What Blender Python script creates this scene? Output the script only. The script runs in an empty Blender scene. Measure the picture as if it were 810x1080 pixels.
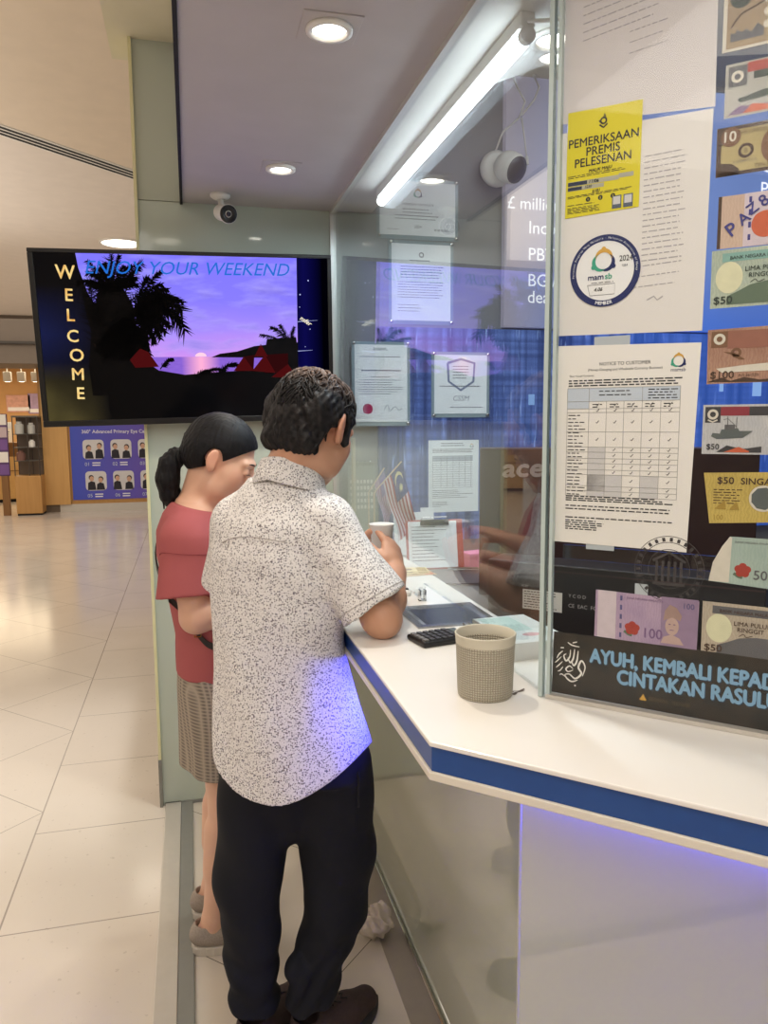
import bpy, math, random
import numpy as np
from mathutils import Matrix, Vector, Euler
random.seed(7)
SC = bpy.context.scene
COL = SC.collection
R = math.radians
PI = math.pi

# ------------------------------------------------------------------ helpers
def lin(c):
    return tuple((v/12.92 if v <= .04045 else ((v+.055)/1.055)**2.4) for v in c)
def rgb(r, g, b):
    return lin((r/255, g/255, b/255))

def tag(o, label=None, cat=None, group=None, kind=None):
    if label: o['label'] = label
    if cat: o['category'] = cat
    if group: o['group'] = group
    if kind: o['kind'] = kind
    return o

class NT:
    def __init__(s, name):
        s.m = bpy.data.materials.new(name); s.m.use_nodes = True
        s.t = s.m.node_tree; s.t.nodes.clear()
        s.out = s.t.nodes.new('ShaderNodeOutputMaterial')
    def n(s, kind, **kw):
        nd = s.t.nodes.new(kind)
        for k, v in kw.items(): setattr(nd, k, v)
        return nd
    def l(s, a, b): s.t.links.new(a, b)
    def val(s, sock, v):
        if hasattr(v, 'links') or isinstance(v, bpy.types.NodeSocket): s.l(v, sock)
        else: sock.default_value = v
    def math(s, op, a, b=0.0, c=0.0):
        nd = s.n('ShaderNodeMath', operation=op)
        s.val(nd.inputs[0], a); s.val(nd.inputs[1], b); s.val(nd.inputs[2], c)
        return nd.outputs[0]
    def mix(s, f, a, b):
        nd = s.n('ShaderNodeMix', data_type='RGBA')
        s.val(nd.inputs[0], f)
        for i, c in ((6, a), (7, b)):
            if isinstance(c, bpy.types.NodeSocket): s.l(c, nd.inputs[i])
            else: nd.inputs[i].default_value = (*c[:3], 1)
        return nd.outputs[2]
    def coords(s, which='Object'):
        tc = s.n('ShaderNodeTexCoord'); return tc.outputs[which]
    def noise(s, scale=5, detail=3, vec=None, mapping=None):
        nd = s.n('ShaderNodeTexNoise'); nd.inputs['Scale'].default_value = scale; nd.inputs['Detail'].default_value = detail
        v = vec if vec is not None else s.coords()
        if mapping:
            mp = s.n('ShaderNodeMapping'); mp.inputs['Scale'].default_value = mapping; s.l(v, mp.inputs[0]); v = mp.outputs[0]
        s.l(v, nd.inputs['Vector']); return nd.outputs[0]
    def ramp(s, fac, stops):
        nd = s.n('ShaderNodeValToRGB'); e = nd.color_ramp.elements
        while len(e) > 1: e.remove(e[0])
        e[0].position, e[0].color = stops[0][0], (*stops[0][1], 1)
        for p, c in stops[1:]:
            q = e.new(p); q.color = (*c, 1)
        s.l(fac, nd.inputs[0]); return nd.outputs[0]
    def bsdf(s, color, rough=.5, metal=0., spec=.5, bump=None, bstr=.3, bdist=.002, emit=None, estr=0., coat=0., sss=0., alpha=None):
        b = s.n('ShaderNodeBsdfPrincipled')
        s.val(b.inputs['Base Color'], color if isinstance(color, bpy.types.NodeSocket) else (*color[:3], 1))
        s.val(b.inputs['Roughness'], rough); b.inputs['Metallic'].default_value = metal
        b.inputs['Specular IOR Level'].default_value = spec
        b.inputs['Coat Weight'].default_value = coat
        if sss: b.inputs['Subsurface Weight'].default_value = sss; b.inputs['Subsurface Radius'].default_value = (.01, .004, .002); b.inputs['Subsurface Scale'].default_value = 1
        if emit is not None:
            s.val(b.inputs['Emission Color'], emit if isinstance(emit, bpy.types.NodeSocket) else (*emit[:3], 1)); b.inputs['Emission Strength'].default_value = estr
        if alpha is not None: s.val(b.inputs['Alpha'], alpha)
        if bump is not None:
            bp = s.n('ShaderNodeBump'); bp.inputs['Strength'].default_value = bstr; bp.inputs['Distance'].default_value = bdist
            s.l(bump, bp.inputs['Height']); s.l(bp.outputs[0], b.inputs['Normal'])
        s.l(b.outputs[0], s.out.inputs[0]); return s.m
    def emission(s, color, strength=1.):
        e = s.n('ShaderNodeEmission')
        s.val(e.inputs[0], color if isinstance(color, bpy.types.NodeSocket) else (*color[:3], 1)); s.val(e.inputs[1], strength)
        s.l(e.outputs[0], s.out.inputs[0]); return s.m

_mc = {}
def mat(name, color, rough=.5, metal=0., spec=.5, var=.06, vscale=9, **kw):
    """plain procedural material: colour with a faint noise variation"""
    if name in _mc: return _mc[name]
    t = NT(name)
    n = t.noise(vscale, 3)
    c = t.mix(n, tuple(v*(1-var) for v in color), tuple(min(1, v*(1+var)) for v in color))
    _mc[name] = t.bsdf(c, rough, metal, spec, **kw)
    return _mc[name]
def glow(name, color, strength=1.):
    if name in _mc: return _mc[name]
    _mc[name] = NT(name).emission(color, strength); return _mc[name]

class MB:
    """collects shapes, builds ONE mesh object"""
    def __init__(s): s.v = []; s.f = []; s.smooth = False
    def add(s, vs, fs):
        o = len(s.v); s.v += [tuple(v) for v in vs]; s.f += [tuple(i+o for i in f) for f in fs]; return s
    def box(s, x0, y0, z0, x1, y1, z1, M=None):
        vs = [Vector((x, y, z)) for z in (z0, z1) for y in (y0, y1) for x in (x0, x1)]
        if M is not None: vs = [M @ v for v in vs]
        return s.add(vs, [(0, 2, 3, 1), (4, 5, 7, 6), (0, 1, 5, 4), (2, 6, 7, 3), (0, 4, 6, 2), (1, 3, 7, 5)])
    def prism(s, pts, z0, z1):
        n = len(pts)
        a = sum(pts[i][0]*pts[(i+1) % n][1]-pts[(i+1) % n][0]*pts[i][1] for i in range(n))
        if a < 0: pts = pts[::-1]
        vs = [(x, y, z0) for x, y in pts]+[(x, y, z1) for x, y in pts]
        fs = [tuple(range(n-1, -1, -1)), tuple(range(n, 2*n))]+[(i, (i+1) % n, n+(i+1) % n, n+i) for i in range(n)]
        return s.add(vs, fs)
    def poly(s, pts, z=0.):
        n = len(pts); a = sum(pts[i][0]*pts[(i+1) % n][1]-pts[(i+1) % n][0]*pts[i][1] for i in range(n))
        if a < 0: pts = pts[::-1]
        return s.add([(x, y, z) for x, y in pts], [tuple(range(n))])
    def rect(s, x0, y0, x1, y1, z=0.):
        return s.poly([(x0, y0), (x1, y0), (x1, y1), (x0, y1)], z)
    def disc(s, x, y, r, z=0., n=32, ry=None):
        return s.poly([(x+r*math.cos(2*PI*i/n), y+(ry or r)*math.sin(2*PI*i/n)) for i in range(n)], z)
    def ring(s, x, y, r0, r1, z=0., n=48, a0=0., a1=2*PI):
        vs = []
        for i in range(n+1):
            a = a0+(a1-a0)*i/n
            vs += [(x+r0*math.cos(a), y+r0*math.sin(a), z), (x+r1*math.cos(a), y+r1*math.sin(a), z)]
        return s.add(vs, [(2*i, 2*i+1, 2*i+3, 2*i+2) for i in range(n)])
    def stroke(s, pts, w, z=0.):
        """flat ribbon through 2-D points; w number or list"""
        P = [Vector((p[0], p[1])) for p in pts]; n = len(P); vs = []
        for i in range(n):
            d = (P[min(i+1, n-1)]-P[max(i-1, 0)]); d = d.normalized() if d.length else Vector((1, 0))
            nn = Vector((-d.y, d.x)); ww = (w[i] if isinstance(w, (list, tuple)) else w)/2
            vs += [(P[i].x-nn.x*ww, P[i].y-nn.y*ww, z), (P[i].x+nn.x*ww, P[i].y+nn.y*ww, z)]
        return s.add(vs, [(2*i, 2*i+2, 2*i+3, 2*i+1) for i in range(n-1)])
    def tube(s, pts, r, n=10, cap=True):
        P = [Vector(p) for p in pts]; m = len(P); vs = []; up = None
        for i in range(m):
            d = (P[min(i+1, m-1)]-P[max(i-1, 0)]).normalized()
            if up is None: up = d.orthogonal().normalized()
            u = (up-d*up.dot(d)).normalized(); up = u; w = d.cross(u)
            rr = r[i] if isinstance(r, (list, tuple)) else r
            vs += [P[i]+(u*math.cos(2*PI*k/n)+w*math.sin(2*PI*k/n))*rr for k in range(n)]
        fs = [(i*n+k, i*n+(k+1) % n, (i+1)*n+(k+1) % n, (i+1)*n+k) for i in range(m-1) for k in range(n)]
        if cap: fs += [tuple(range(n-1, -1, -1)), tuple(range((m-1)*n, m*n))]
        return s.add(vs, fs)
    def lathe(s, prof, n=40, c=(0, 0, 0), M=None, sx=1., sy=1.):
        vs = []
        for r, z in prof:
            for k in range(n):
                v = Vector((r*sx*math.cos(2*PI*k/n), r*sy*math.sin(2*PI*k/n), z))
                if M is not None: v = M @ v
                vs.append(v+Vector(c))
        m = len(prof)
        fs = [(i*n+k, i*n+(k+1) % n, (i+1)*n+(k+1) % n, (i+1)*n+k) for i in range(m-1) for k in range(n)]
        if prof[0][0] > 1e-6: fs.append(tuple(range(n-1, -1, -1)))
        if prof[-1][0] > 1e-6: fs.append(tuple(range((m-1)*n, m*n)))
        return s.add(vs, fs)
    def mesh(s, name, m=None, smooth=False):
        me = bpy.data.meshes.new(name); me.from_pydata([tuple(v) for v in s.v], [], s.f); me.update()
        if m: me.materials.append(m)
        if smooth: me.polygons.foreach_set('use_smooth', [True]*len(me.polygons))
        return me
    def build(s, name, m, parent=None, M=None, smooth=False, bevel=0., seg=2):
        o = bpy.data.objects.new(name, s.mesh(name, m, smooth)); COL.objects.link(o)
        if parent: o.parent = parent
        if M is not None: o.matrix_local = M
        if bevel:
            b = o.modifiers.new('bevel', 'BEVEL'); b.width = bevel; b.segments = seg; b.limit_method = 'ANGLE'; b.angle_limit = R(40)
        return o

def empty(name, M=None, loc=None):
    o = bpy.data.objects.new(name, None); COL.objects.link(o); o.empty_display_size = .05
    if M is not None: o.matrix_local = M
    if loc is not None: o.location = loc
    return o

def copy_tree(o, parent=None):
    c = o.copy(); COL.objects.link(c)
    if parent: c.parent = parent
    for ch in list(o.children): copy_tree(ch, c)
    return c

def text(name, lines, m, parent=None, z=.0006, bold=0., extrude=.0, M=None):
    """lines: (string, x, y, height, align, shear, rotation, xscale); height of capitals; ONE mesh object in the parent's x-y plane"""
    mb = MB()
    for ln in lines:
        s, x, y, h = ln[:4]; al = ln[4] if len(ln) > 4 else 'L'; sh = ln[5] if len(ln) > 5 else 0; rot = ln[6] if len(ln) > 6 else 0; xs = ln[7] if len(ln) > 7 else 1
        cu = bpy.data.curves.new('t', 'FONT'); cu.body = s; cu.size = h/.72; cu.shear = 0; cu.offset = 0
        cu.align_x = {'L': 'LEFT', 'C': 'CENTER', 'R': 'RIGHT'}[al]; cu.resolution_u = 3
        if extrude: cu.extrude = extrude
        ob = bpy.data.objects.new('t', cu); COL.objects.link(ob)
        me = bpy.data.meshes.new_from_object(ob)
        ca, sa = math.cos(rot), math.sin(rot)
        b = bold*h*.9
        for q, (ox, oy) in enumerate(((0, 0),) if not bold else ((-b, 0), (b, 0), (0, b), (0, -b))):
            vs = []
            for v in me.vertices:
                px, py = (v.co.x+sh*v.co.y)*xs+ox, v.co.y+oy
                vs.append((x+px*ca-py*sa, y+px*sa+py*ca, z+v.co.z+q*.00003))
            mb.add(vs, [tuple(p.vertices) for p in me.polygons])
        bpy.data.meshes.remove(me); bpy.data.objects.remove(ob); bpy.data.curves.remove(cu)
    return mb.build(name, m, parent, M)

def struct(mb, name, m, **kw):
    o = mb.build(name, m, **kw); o['kind'] = 'structure'; return o

# ------------------------------------------------------------------ signed-distance modelling (bodies, clothes)
class Sdf:
    def __init__(s, lo, hi, res):
        s.lo = np.array(lo, float); s.res = res
        s.n = np.ceil((np.array(hi)-s.lo)/res).astype(int)+1
        s.f = np.full(s.n, 1.0, np.float32)
    def box(s, lo, hi):
        a = np.clip(np.floor((np.array(lo)-s.lo)/s.res).astype(int), 0, s.n-1); b = np.clip(np.ceil((np.array(hi)-s.lo)/s.res).astype(int)+1, 1, s.n)
        sl = tuple(slice(a[i], max(b[i], a[i]+1)) for i in range(3))
        ax = [(s.lo[i]+s.res*np.arange(sl[i].start, sl[i].stop)).astype(np.float32) for i in range(3)]
        return sl, np.meshgrid(*ax, indexing='ij')
    def _u(s, sl, d, k, op):
        f = s.f[sl]
        if op == 'add':
            if k > 0:
                h = np.clip(.5+.5*(f-d)/k, 0, 1); s.f[sl] = f*(1-h)+d*h-k*h*(1-h)
            else: s.f[sl] = np.minimum(f, d)
        else:
            if k > 0:
                h = np.clip(.5-.5*(f+d)/k, 0, 1); s.f[sl] = f*(1-h)-d*h+k*h*(1-h)
            else: s.f[sl] = np.maximum(f, -d)
    def cap(s, a, b, ra, rb=None, k=.01, op='add', flat=None, ratio=1.):
        """tapered capsule, optionally flattened along direction 'flat' by 'ratio'"""
        a = np.array(a, float); b = np.array(b, float); rb = ra if rb is None else rb
        m = max(ra, rb)*max(1, ratio)+k+2*s.res
        sl, (X, Y, Z) = s.box(np.minimum(a, b)-m, np.maximum(a, b)+m)
        d = b-a; L2 = max(d@d, 1e-9)
        px, py, pz = X-a[0], Y-a[1], Z-a[2]
        t = np.clip((px*d[0]+py*d[1]+pz*d[2])/L2, 0, 1)
        qx, qy, qz = px-t*d[0], py-t*d[1], pz-t*d[2]
        if flat is not None:
            u = np.array(flat, float); u /= np.linalg.norm(u)
            c = qx*u[0]+qy*u[1]+qz*u[2]; e = c*(1/ratio-1)
            qx, qy, qz = qx+e*u[0], qy+e*u[1], qz+e*u[2]
        dist = np.sqrt(qx*qx+qy*qy+qz*qz)-(ra+(rb-ra)*t)
        s._u(sl, dist, k, op); return s
    def ell(s, c, r, Rm=None, k=.01, op='add'):
        """ellipsoid; Rm 3x3 whose columns are its axes"""
        c = np.array(c, float); r = np.array(r, float); m = r.max()+k+2*s.res
        sl, (X, Y, Z) = s.box(c-m, c+m)
        p = [X-c[0], Y-c[1], Z-c[2]]
        if Rm is not None: p = [p[0]*Rm[0, i]+p[1]*Rm[1, i]+p[2]*Rm[2, i] for i in range(3)]
        k0 = np.sqrt(sum((p[i]/r[i])**2 for i in range(3))); k1 = np.sqrt(sum((p[i]/r[i]**2)**2 for i in range(3)))+1e-6
        s._u(sl, k0*(k0-1)/k1, k, op); return s
    def loft(s, rings, k=.01, op='add', power=2.):
        """rings (z, cx, cy, rx, ry, yaw) stacked upward"""
        rg = np.array(rings, float); z = rg[:, 0]; m = rg[:, 3:5].max()+k+.02
        sl, (X, Y, Z) = s.box((rg[:, 1].min()-m, rg[:, 2].min()-m, z[0]-.02-k), (rg[:, 1].max()+m, rg[:, 2].max()+m, z[-1]+.02+k))
        zz = Z[0, 0, :]; g = [np.interp(zz, z, rg[:, i]).astype(np.float32) for i in range(1, 6)]
        yaw = g[4]; ca, sa = np.cos(yaw), np.sin(yaw)
        dx, dy = X-g[0], Y-g[1]
        u = dx*ca-dy*sa; v = dx*sa+dy*ca          # yaw clockwise from +Y, u right, v forward
        au, av = np.abs(u/g[2]), np.abs(v/g[3])
        k0 = (au**power+av**power)**(1/power)+1e-6
        d = (k0-1)*np.minimum(g[2], g[3])
        d = np.maximum(d, np.maximum(z[0]-Z, Z-z[-1]))
        s._u(sl, d, k, op); return s
    def cut(s, fn):
        """keep where fn(X, Y, Z) < 0"""
        sl, (X, Y, Z) = s.box(s.lo, s.lo+s.res*s.n); s.f = np.maximum(s.f, fn(X, Y, Z).astype(np.float32)[:s.n[0], :s.n[1], :s.n[2]]); return s
    def displace(s, fn):
        sl, (X, Y, Z) = s.box(s.lo, s.lo+s.res*s.n)
        near = np.abs(s.f) < .03
        s.f[near] += fn(X[near], Y[near], Z[near]).astype(np.float32); return s
    def mesh(s, name, mats, smooth_it=2, origin=None, color=None):
        f = s.f; n = np.array(f.shape)
        ins = f < 0
        c = [ins[i:n[0]-1+i, j:n[1]-1+j, k:n[2]-1+k] for i in (0, 1) for j in (0, 1) for k in (0, 1)]
        cnt = sum(x.astype(np.int8) for x in c); act = (cnt > 0) & (cnt < 8)
        idx = np.argwhere(act); N = len(idx)
        vid = np.full(act.shape, -1, np.int32); vid[act] = np.arange(N)
        acc = np.zeros((N, 3)); w = np.zeros(N)
        offs = [(i, j, k) for i in (0, 1) for j in (0, 1) for k in (0, 1)]
        val = {o: f[idx[:, 0]+o[0], idx[:, 1]+o[1], idx[:, 2]+o[2]] for o in offs}
        for a in offs:
            for ax in range(3):
                if a[ax] == 0:
                    b = list(a); b[ax] = 1; b = tuple(b); va, vb = val[a], val[b]; m = (va < 0) != (vb < 0)
                    t = np.where(m, va/np.where(m, va-vb, 1), 0)
                    p = np.tile(np.array(a, float), (N, 1)); p[:, ax] += t
                    acc[m] += p[m]; w[m] += 1
        V = s.lo+s.res*(idx+acc/w[:, None])
        F = []
        for ax in range(3):
            o1, o2 = [(1, 2), (2, 0), (0, 1)][ax]
            sh = [slice(None)]*3; sh2 = [slice(None)]*3
            sh[ax] = slice(0, n[ax]-1); sh2[ax] = slice(1, n[ax])
            A, B = ins[tuple(sh)], ins[tuple(sh2)]
            e = np.argwhere(A != B)
            e = e[(e[:, o1] > 0) & (e[:, o2] > 0) & (e[:, o1] < n[o1]-1) & (e[:, o2] < n[o2]-1)]
            q = []
            for d1, d2 in ((1, 1), (0, 1), (0, 0), (1, 0)):
                g = e.copy(); g[:, o1] -= d1; g[:, o2] -= d2; q.append(vid[g[:, 0], g[:, 1], g[:, 2]])
            q = np.stack(q, 1); flip = ~A[e[:, 0], e[:, 1], e[:, 2]]; q[flip] = q[flip][:, ::-1]
            F.append(q)
        F = np.concatenate(F); F = F[(F >= 0).all(1)]
        E = np.concatenate([F[:, [0, 1]], F[:, [1, 2]], F[:, [2, 3]], F[:, [3, 0]]])
        for _ in range(smooth_it):
            sm = np.zeros_like(V); ct = np.bincount(E.ravel(), minlength=N)[:, None]
            for i in range(3): sm[:, i] = np.bincount(E[:, 0], V[E[:, 1], i], N)+np.bincount(E[:, 1], V[E[:, 0], i], N)
            V = V*.4+.6*sm/np.maximum(ct, 1)
        # keep only the largest connected piece
        lab = np.arange(N)
        while True:
            nl = lab.copy(); np.minimum.at(nl, E[:, 0], lab[E[:, 1]]); np.minimum.at(nl, E[:, 1], lab[E[:, 0]])
            nl = nl[nl]; nl = nl[nl]
            if (nl == lab).all(): break
            lab = nl
        big = np.bincount(lab).argmax(); keep = lab == big
        remap = np.cumsum(keep)-1; F = remap[F[keep[F[:, 0]]]]; V = V[keep]
        o = np.zeros(3) if origin is None else np.array(origin, float)
        me = bpy.data.meshes.new(name)
        me.vertices.add(len(V)); me.vertices.foreach_set('co', (V-o).ravel())
        me.loops.add(F.size); me.loops.foreach_set('vertex_index', F.ravel().astype(np.int32))
        me.polygons.add(len(F)); me.polygons.foreach_set('loop_start', np.arange(0, F.size, 4, dtype=np.int32)); me.polygons.foreach_set('loop_total', np.full(len(F), 4, np.int32))
        me.polygons.foreach_set('use_smooth', np.ones(len(F), bool))
        me.update(calc_edges=True); me.validate()
        if color is not None:
            cols = np.ones((len(V), 4), np.float32); cols[:, :3] = color(V)
            at = me.color_attributes.new('tint', 'FLOAT_COLOR', 'POINT'); at.data.foreach_set('color', cols.ravel())
        me.materials.append(mats)
        ob = bpy.data.objects.new(name, me); COL.objects.link(ob); ob.location = o
        return ob
# ------------------------------------------------------------------ materials of the setting
def grid_line(t, v, period, width):
    """1 on a joint: v in metres"""
    fr = t.math('FRACT', t.math('DIVIDE', v, period))
    d = t.math('ABSOLUTE', t.math('SUBTRACT', fr, .5))
    return t.math('GREATER_THAN', d, .5-width/period/2)
def axis(t, v):
    sp = t.n('ShaderNodeSeparateXYZ'); t.l(v, sp.inputs[0]); return sp.outputs
def m_mall_floor():
    t = NT('cream mall floor tile'); x, y, z = axis(t, t.coords())
    left = t.math('LESS_THAN', x, -.62)
    xr = t.math('ADD', x, .62); yr = t.math('SUBTRACT', y, 3.155)
    d1 = grid_line(t, t.math('ADD', xr, yr), .83, .006); d2 = grid_line(t, t.math('SUBTRACT', xr, yr), .83, .006)
    diag = t.math('MAXIMUM', d1, d2)
    brd = t.math('MAXIMUM', grid_line(t, t.math('SUBTRACT', y, 2.385), .6, .005), t.math('LESS_THAN', t.math('ABSOLUTE', xr), .003))
    j = t.math('ADD', t.math('MULTIPLY', diag, left), t.math('MULTIPLY', brd, t.math('SUBTRACT', 1., left)))
    j = t.math('MAXIMUM', j, t.math('LESS_THAN', t.math('ABSOLUTE', xr), .003))
    n = t.noise(2.2, 4); sp = t.noise(45, 4)
    c = t.mix(n, rgb(214, 204, 190), rgb(228, 219, 206)); c = t.mix(t.math('MULTIPLY', t.math('GREATER_THAN', sp, .68), .25), c, rgb(150, 135, 115))
    c = t.mix(t.math('MULTIPLY', j, .6), c, rgb(110, 98, 84))
    return t.bsdf(c, t.math('ADD', .1, t.math('MULTIPLY', n, .1)), 0, .6, bump=n, bstr=.03)
def m_booth_floor():
    t = NT('pale booth floor tile'); x, y, z = axis(t, t.coords())
    j = t.math('MAXIMUM', grid_line(t, t.math('ADD', t.math('ADD', x, y), -2.55+.42), .84, .004), grid_line(t, t.math('ADD', t.math('SUBTRACT', x, y), 2.03+.42), .84, .004))
    n = t.noise(3, 4)
    c = t.mix(n, rgb(200, 190, 176), rgb(216, 206, 192)); c = t.mix(t.math('MULTIPLY', j, .85), c, rgb(70, 62, 55))
    return t.bsdf(c, .2, 0, .5)
def m_glass(name, tint=(1, 1, 1), rough=0., f0=.045, gain=1.0):
    t = NT(name); lw = t.n('ShaderNodeLayerWeight'); lw.inputs[0].default_value = .5
    f = t.math('ADD', f0, t.math('MULTIPLY', t.math('POWER', lw.outputs['Facing'], 4.6), gain)); f = t.math('MINIMUM', f, 1.)
    tr = t.n('ShaderNodeBsdfTransparent'); tr.inputs[0].default_value = (*tint, 1)
    gl = t.n('ShaderNodeBsdfGlossy'); gl.inputs['Roughness'].default_value = rough; gl.inputs[0].default_value = (1, 1, 1, 1)
    mx = t.n('ShaderNodeMixShader'); t.l(f, mx.inputs[0]); t.l(tr.outputs[0], mx.inputs[1]); t.l(gl.outputs[0], mx.inputs[2]); t.l(mx.outputs[0], t.out.inputs[0]); return t.m
M_GLASS = m_glass('clear partition glass', (.97, .99, .98))
M_ACRYL = m_glass('clear acrylic', (.93, .96, .96), .02, .06, .8)
M_EDGE = mat('greenish glass edge', rgb(184, 198, 194), .25, 0, .6)
M_WALLG = mat('pale green back painted glass', rgb(188, 197, 184), .06, 0, .55, var=.03, vscale=2)
M_BASEG = mat('pale green glossy counter panel', rgb(200, 204, 186), .04, 0, .9, var=.03, vscale=2, coat=1.)
M_TRIMY = mat('cream edge trim', rgb(226, 222, 176), .35)
M_STEEL = mat('brushed steel trim', rgb(206, 200, 190), .3, .35, vscale=30)
M_STEELD = mat('dull grey metal trim', rgb(138, 138, 132), .4, .2, vscale=30)
M_SOFF = mat('white soffit paint', rgb(196, 190, 192), .6)
M_WHITE = mat('white paint', rgb(232, 230, 224), .5)
M_BLACK = mat('black plastic', rgb(16, 16, 17), .35)
M_MATTEB = mat('matt black', rgb(10, 10, 11), .7)
M_CHROME = mat('chrome', rgb(215, 215, 215), .12, 1.)
M_PAPER = mat('white paper', rgb(238, 234, 226), .7, var=.02, vscale=30)

# floors
struct(MB().box(-14, -5, -.1, -.146, 26, 0), 'floor', m_mall_floor())
struct(MB().box(-.146, -5, -.1, 3.4, 3.25, -.0005), 'floor_booth', m_booth_floor())
struct(MB().box(-.146, 3.25, -.1, 3.4, 26, 0), 'floor_beyond', mat('cream floor beyond', rgb(214, 202, 184), .2))
struct(MB().box(-.146, -3, 0, -.085, 3.086, .012), 'trim_1', M_STEEL, bevel=.002)
struct(MB().box(-.085, -3, 0, -.04, 3.086, .009), 'trim_2', M_STEELD, bevel=.002)
struct(MB().box(.50, 1.25, 0, .583, 3.086, .002), 'trim_3', mat('scuffed floor steel strip', rgb(176, 166, 156), .45, .5, vscale=20))
# back wall of pale green glass and its column
mb = MB().box(-.155, 3.086, .0, .573, 3.25, 2.36)
struct(mb, 'wall_back', M_WALLG)
struct(MB().box(-.155, 3.088, 2.363, .03, 3.25, 2.92), 'wall_column', M_WALLG)
struct(MB().box(-.166, 3.074, .2, -.155, 3.25, 2.92), 'trim_4', M_TRIMY)
struct(MB().box(-.168, 3.072, 0, -.1555, 3.25, .2), 'trim_5', M_STEELD)
struct(MB().box(-.15, 3.078, 0, .57, 3.0865, .012), 'baseboard_back', M_STEELD)
# soffit, bulkhead, mall ceiling
sof = [(.006, 3.086), (.573, 3.086), (.573, 1.152), (1.95, -.225), (1.95, -2.5), (.006, -2.5)]
struct(MB().prism(sof, 2.36, 2.9), 'ceiling_soffit', M_SOFF)
mb = MB().box(-.004, -2.5, 2.352, .006, 3.084, 2.372).box(-.004, -2.5, 2.40, .006, 3.084, 2.41)
struct(mb, 'trim_6', M_MATTEB)
struct(MB().box(-.235, -2.5, 2.92, 1.95, 3.27, 3.2), 'ceiling_bulkhead', mat('cream bulkhead paint', rgb(214, 208, 182), .6))
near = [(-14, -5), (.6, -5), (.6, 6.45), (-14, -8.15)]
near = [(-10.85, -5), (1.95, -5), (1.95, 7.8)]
struct(MB().prism(near, 3.2, 3.3), 'ceiling_near', mat('white ceiling in warm light', rgb(226, 210, 190), .6))  # same ceiling; the warmer light on the near side is put into its colour
far = [(-10.85, -5), (1.95, 7.8), (1.95, 15), (-14, 15), (-14, -5)]
struct(MB().prism(far, 3.2, 3.3), 'ceiling_far', mat('white ceiling paint', rgb(232, 222, 212), .6))
sd = MB(); U = Vector((1, 1, 0))/2**.5; Nn = Vector((-1, 1, 0))/2**.5; A = Vector((-.98, 4.985, 3.2))
Md = Matrix.Translation(A) @ Matrix((( U.x, Nn.x, 0, 0), (U.y, Nn.y, 0, 0), (0, 0, 1, 0), (0, 0, 0, 1)))
sl = MB().box(-3, -.075, -.006, 1.6, .075, .0).build('slot_diffuser', M_WHITE, M=Md)
tag(sl, 'long white linear air slot with dark grooves running across the mall ceiling', 'air vent')
for q in (-.045, 0, .045):
    MB().box(-3, q-.012, -.008, 1.6, q+.012, -.0055).build('slot', M_MATTEB, sl)
# inside of the kiosk
struct(MB().prism([(.581, 3.08), (.581, 1.162), (1.95, -.205), (3.2, .9), (.83, 1.74), (.73, 1.9), (.73, 3.08)], 2.362, 2.42), 'ceiling_inner_ledge', M_WHITE)
struct(MB().box(.578, -1.5, 2.98, 3.4, 3.09, 3.0), 'ceiling_inner', mat('dark grey inner ceiling', rgb(120, 116, 122), .7))
t = NT('grey lavender inner wall')
M_INW = t.bsdf(t.mix(t.noise(2), rgb(120, 122, 124), rgb(140, 138, 142)), .5)
struct(MB().box(.573, 3.086, 0, 3.4, 3.25, 3.0), 'wall_inner_back', M_INW)
struct(MB().box(3.4, -1.5, 0, 3.5, 3.25, 3.0), 'wall_inner_right', M_INW)

# ------------------------------------------------------------------ partition glass
pane = [(1.158, 1.0835), (1.56, 1.0835), (1.56, 1.13), (1.86, 1.13), (1.86, 1.0835), (3.084, 1.0835), (3.084, 2.358), (1.158, 2.358)]
def ypane(pts, x0, x1):
    n = len(pts); vs = [(x0, *p) for p in pts]+[(x1, *p) for p in pts]
    fs = [tuple(range(n-1, -1, -1)), tuple(range(n, 2*n))]+[(i, (i+1) % n, n+(i+1) % n, n+i) for i in range(n)]
    return MB().add(vs, fs)
def smooth_off(o): return o
w1 = struct(ypane(pane, .569, .577), 'window_1', M_GLASS)
ch = MB().box(.562, 1.16, 2.345, .584, 3.085, 2.36).build('window_channel', mat('pale metal channel', rgb(214, 214, 208), .35, .3), w1)
MB().box(.562, 3.074, 1.083, .584, 3.086, 2.345).build('window_channel', _mc['pale metal channel'], w1)
# diagonal frame: local X along the glass to the right, Y up, Z out to the customer
CX, CY = .572, 1.152
u2 = Vector((1, -1, 0))/2**.5; n2 = Vector((-1, -1, 0))/2**.5
F2 = Matrix(((u2.x, 0, n2.x, CX), (u2.y, 0, n2.y, CY), (0, 1, 0, 0), (0, 0, 0, 1)))
w2 = struct(MB().box(.008, 1.0875, -.004, 1.9, 2.358, .004), 'window_2', m_glass('front pane glass', (.98, .99, .99), 0., .007, .35), M=F2)
MB().box(.0, 1.0815, -.008, 1.9, 1.0885, .008).build('window_channel', M_STEEL, w2)
MB().box(-.0135, 1.0825, -.007, -.0065, 2.358, .007).build('glass_edge', M_EDGE, w2)
MB().box(.0005, 1.0885, -.006, .006, 2.358, .006).build('glass_edge', M_EDGE, w2)
MB().box(-.0065, 1.0825, -.004, .0005, 2.358, .004).build('glass_edge', M_ACRYL, w2)
for zz in (1.325,):   # clear horizontal stiffener behind the notes
    MB().box(.008, zz-.012, -.05, 1.9, zz+.012, -.044).build('stiffener', m_glass('smoky acrylic bar', (.72, .74, .78), .1, .08), w2)

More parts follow.
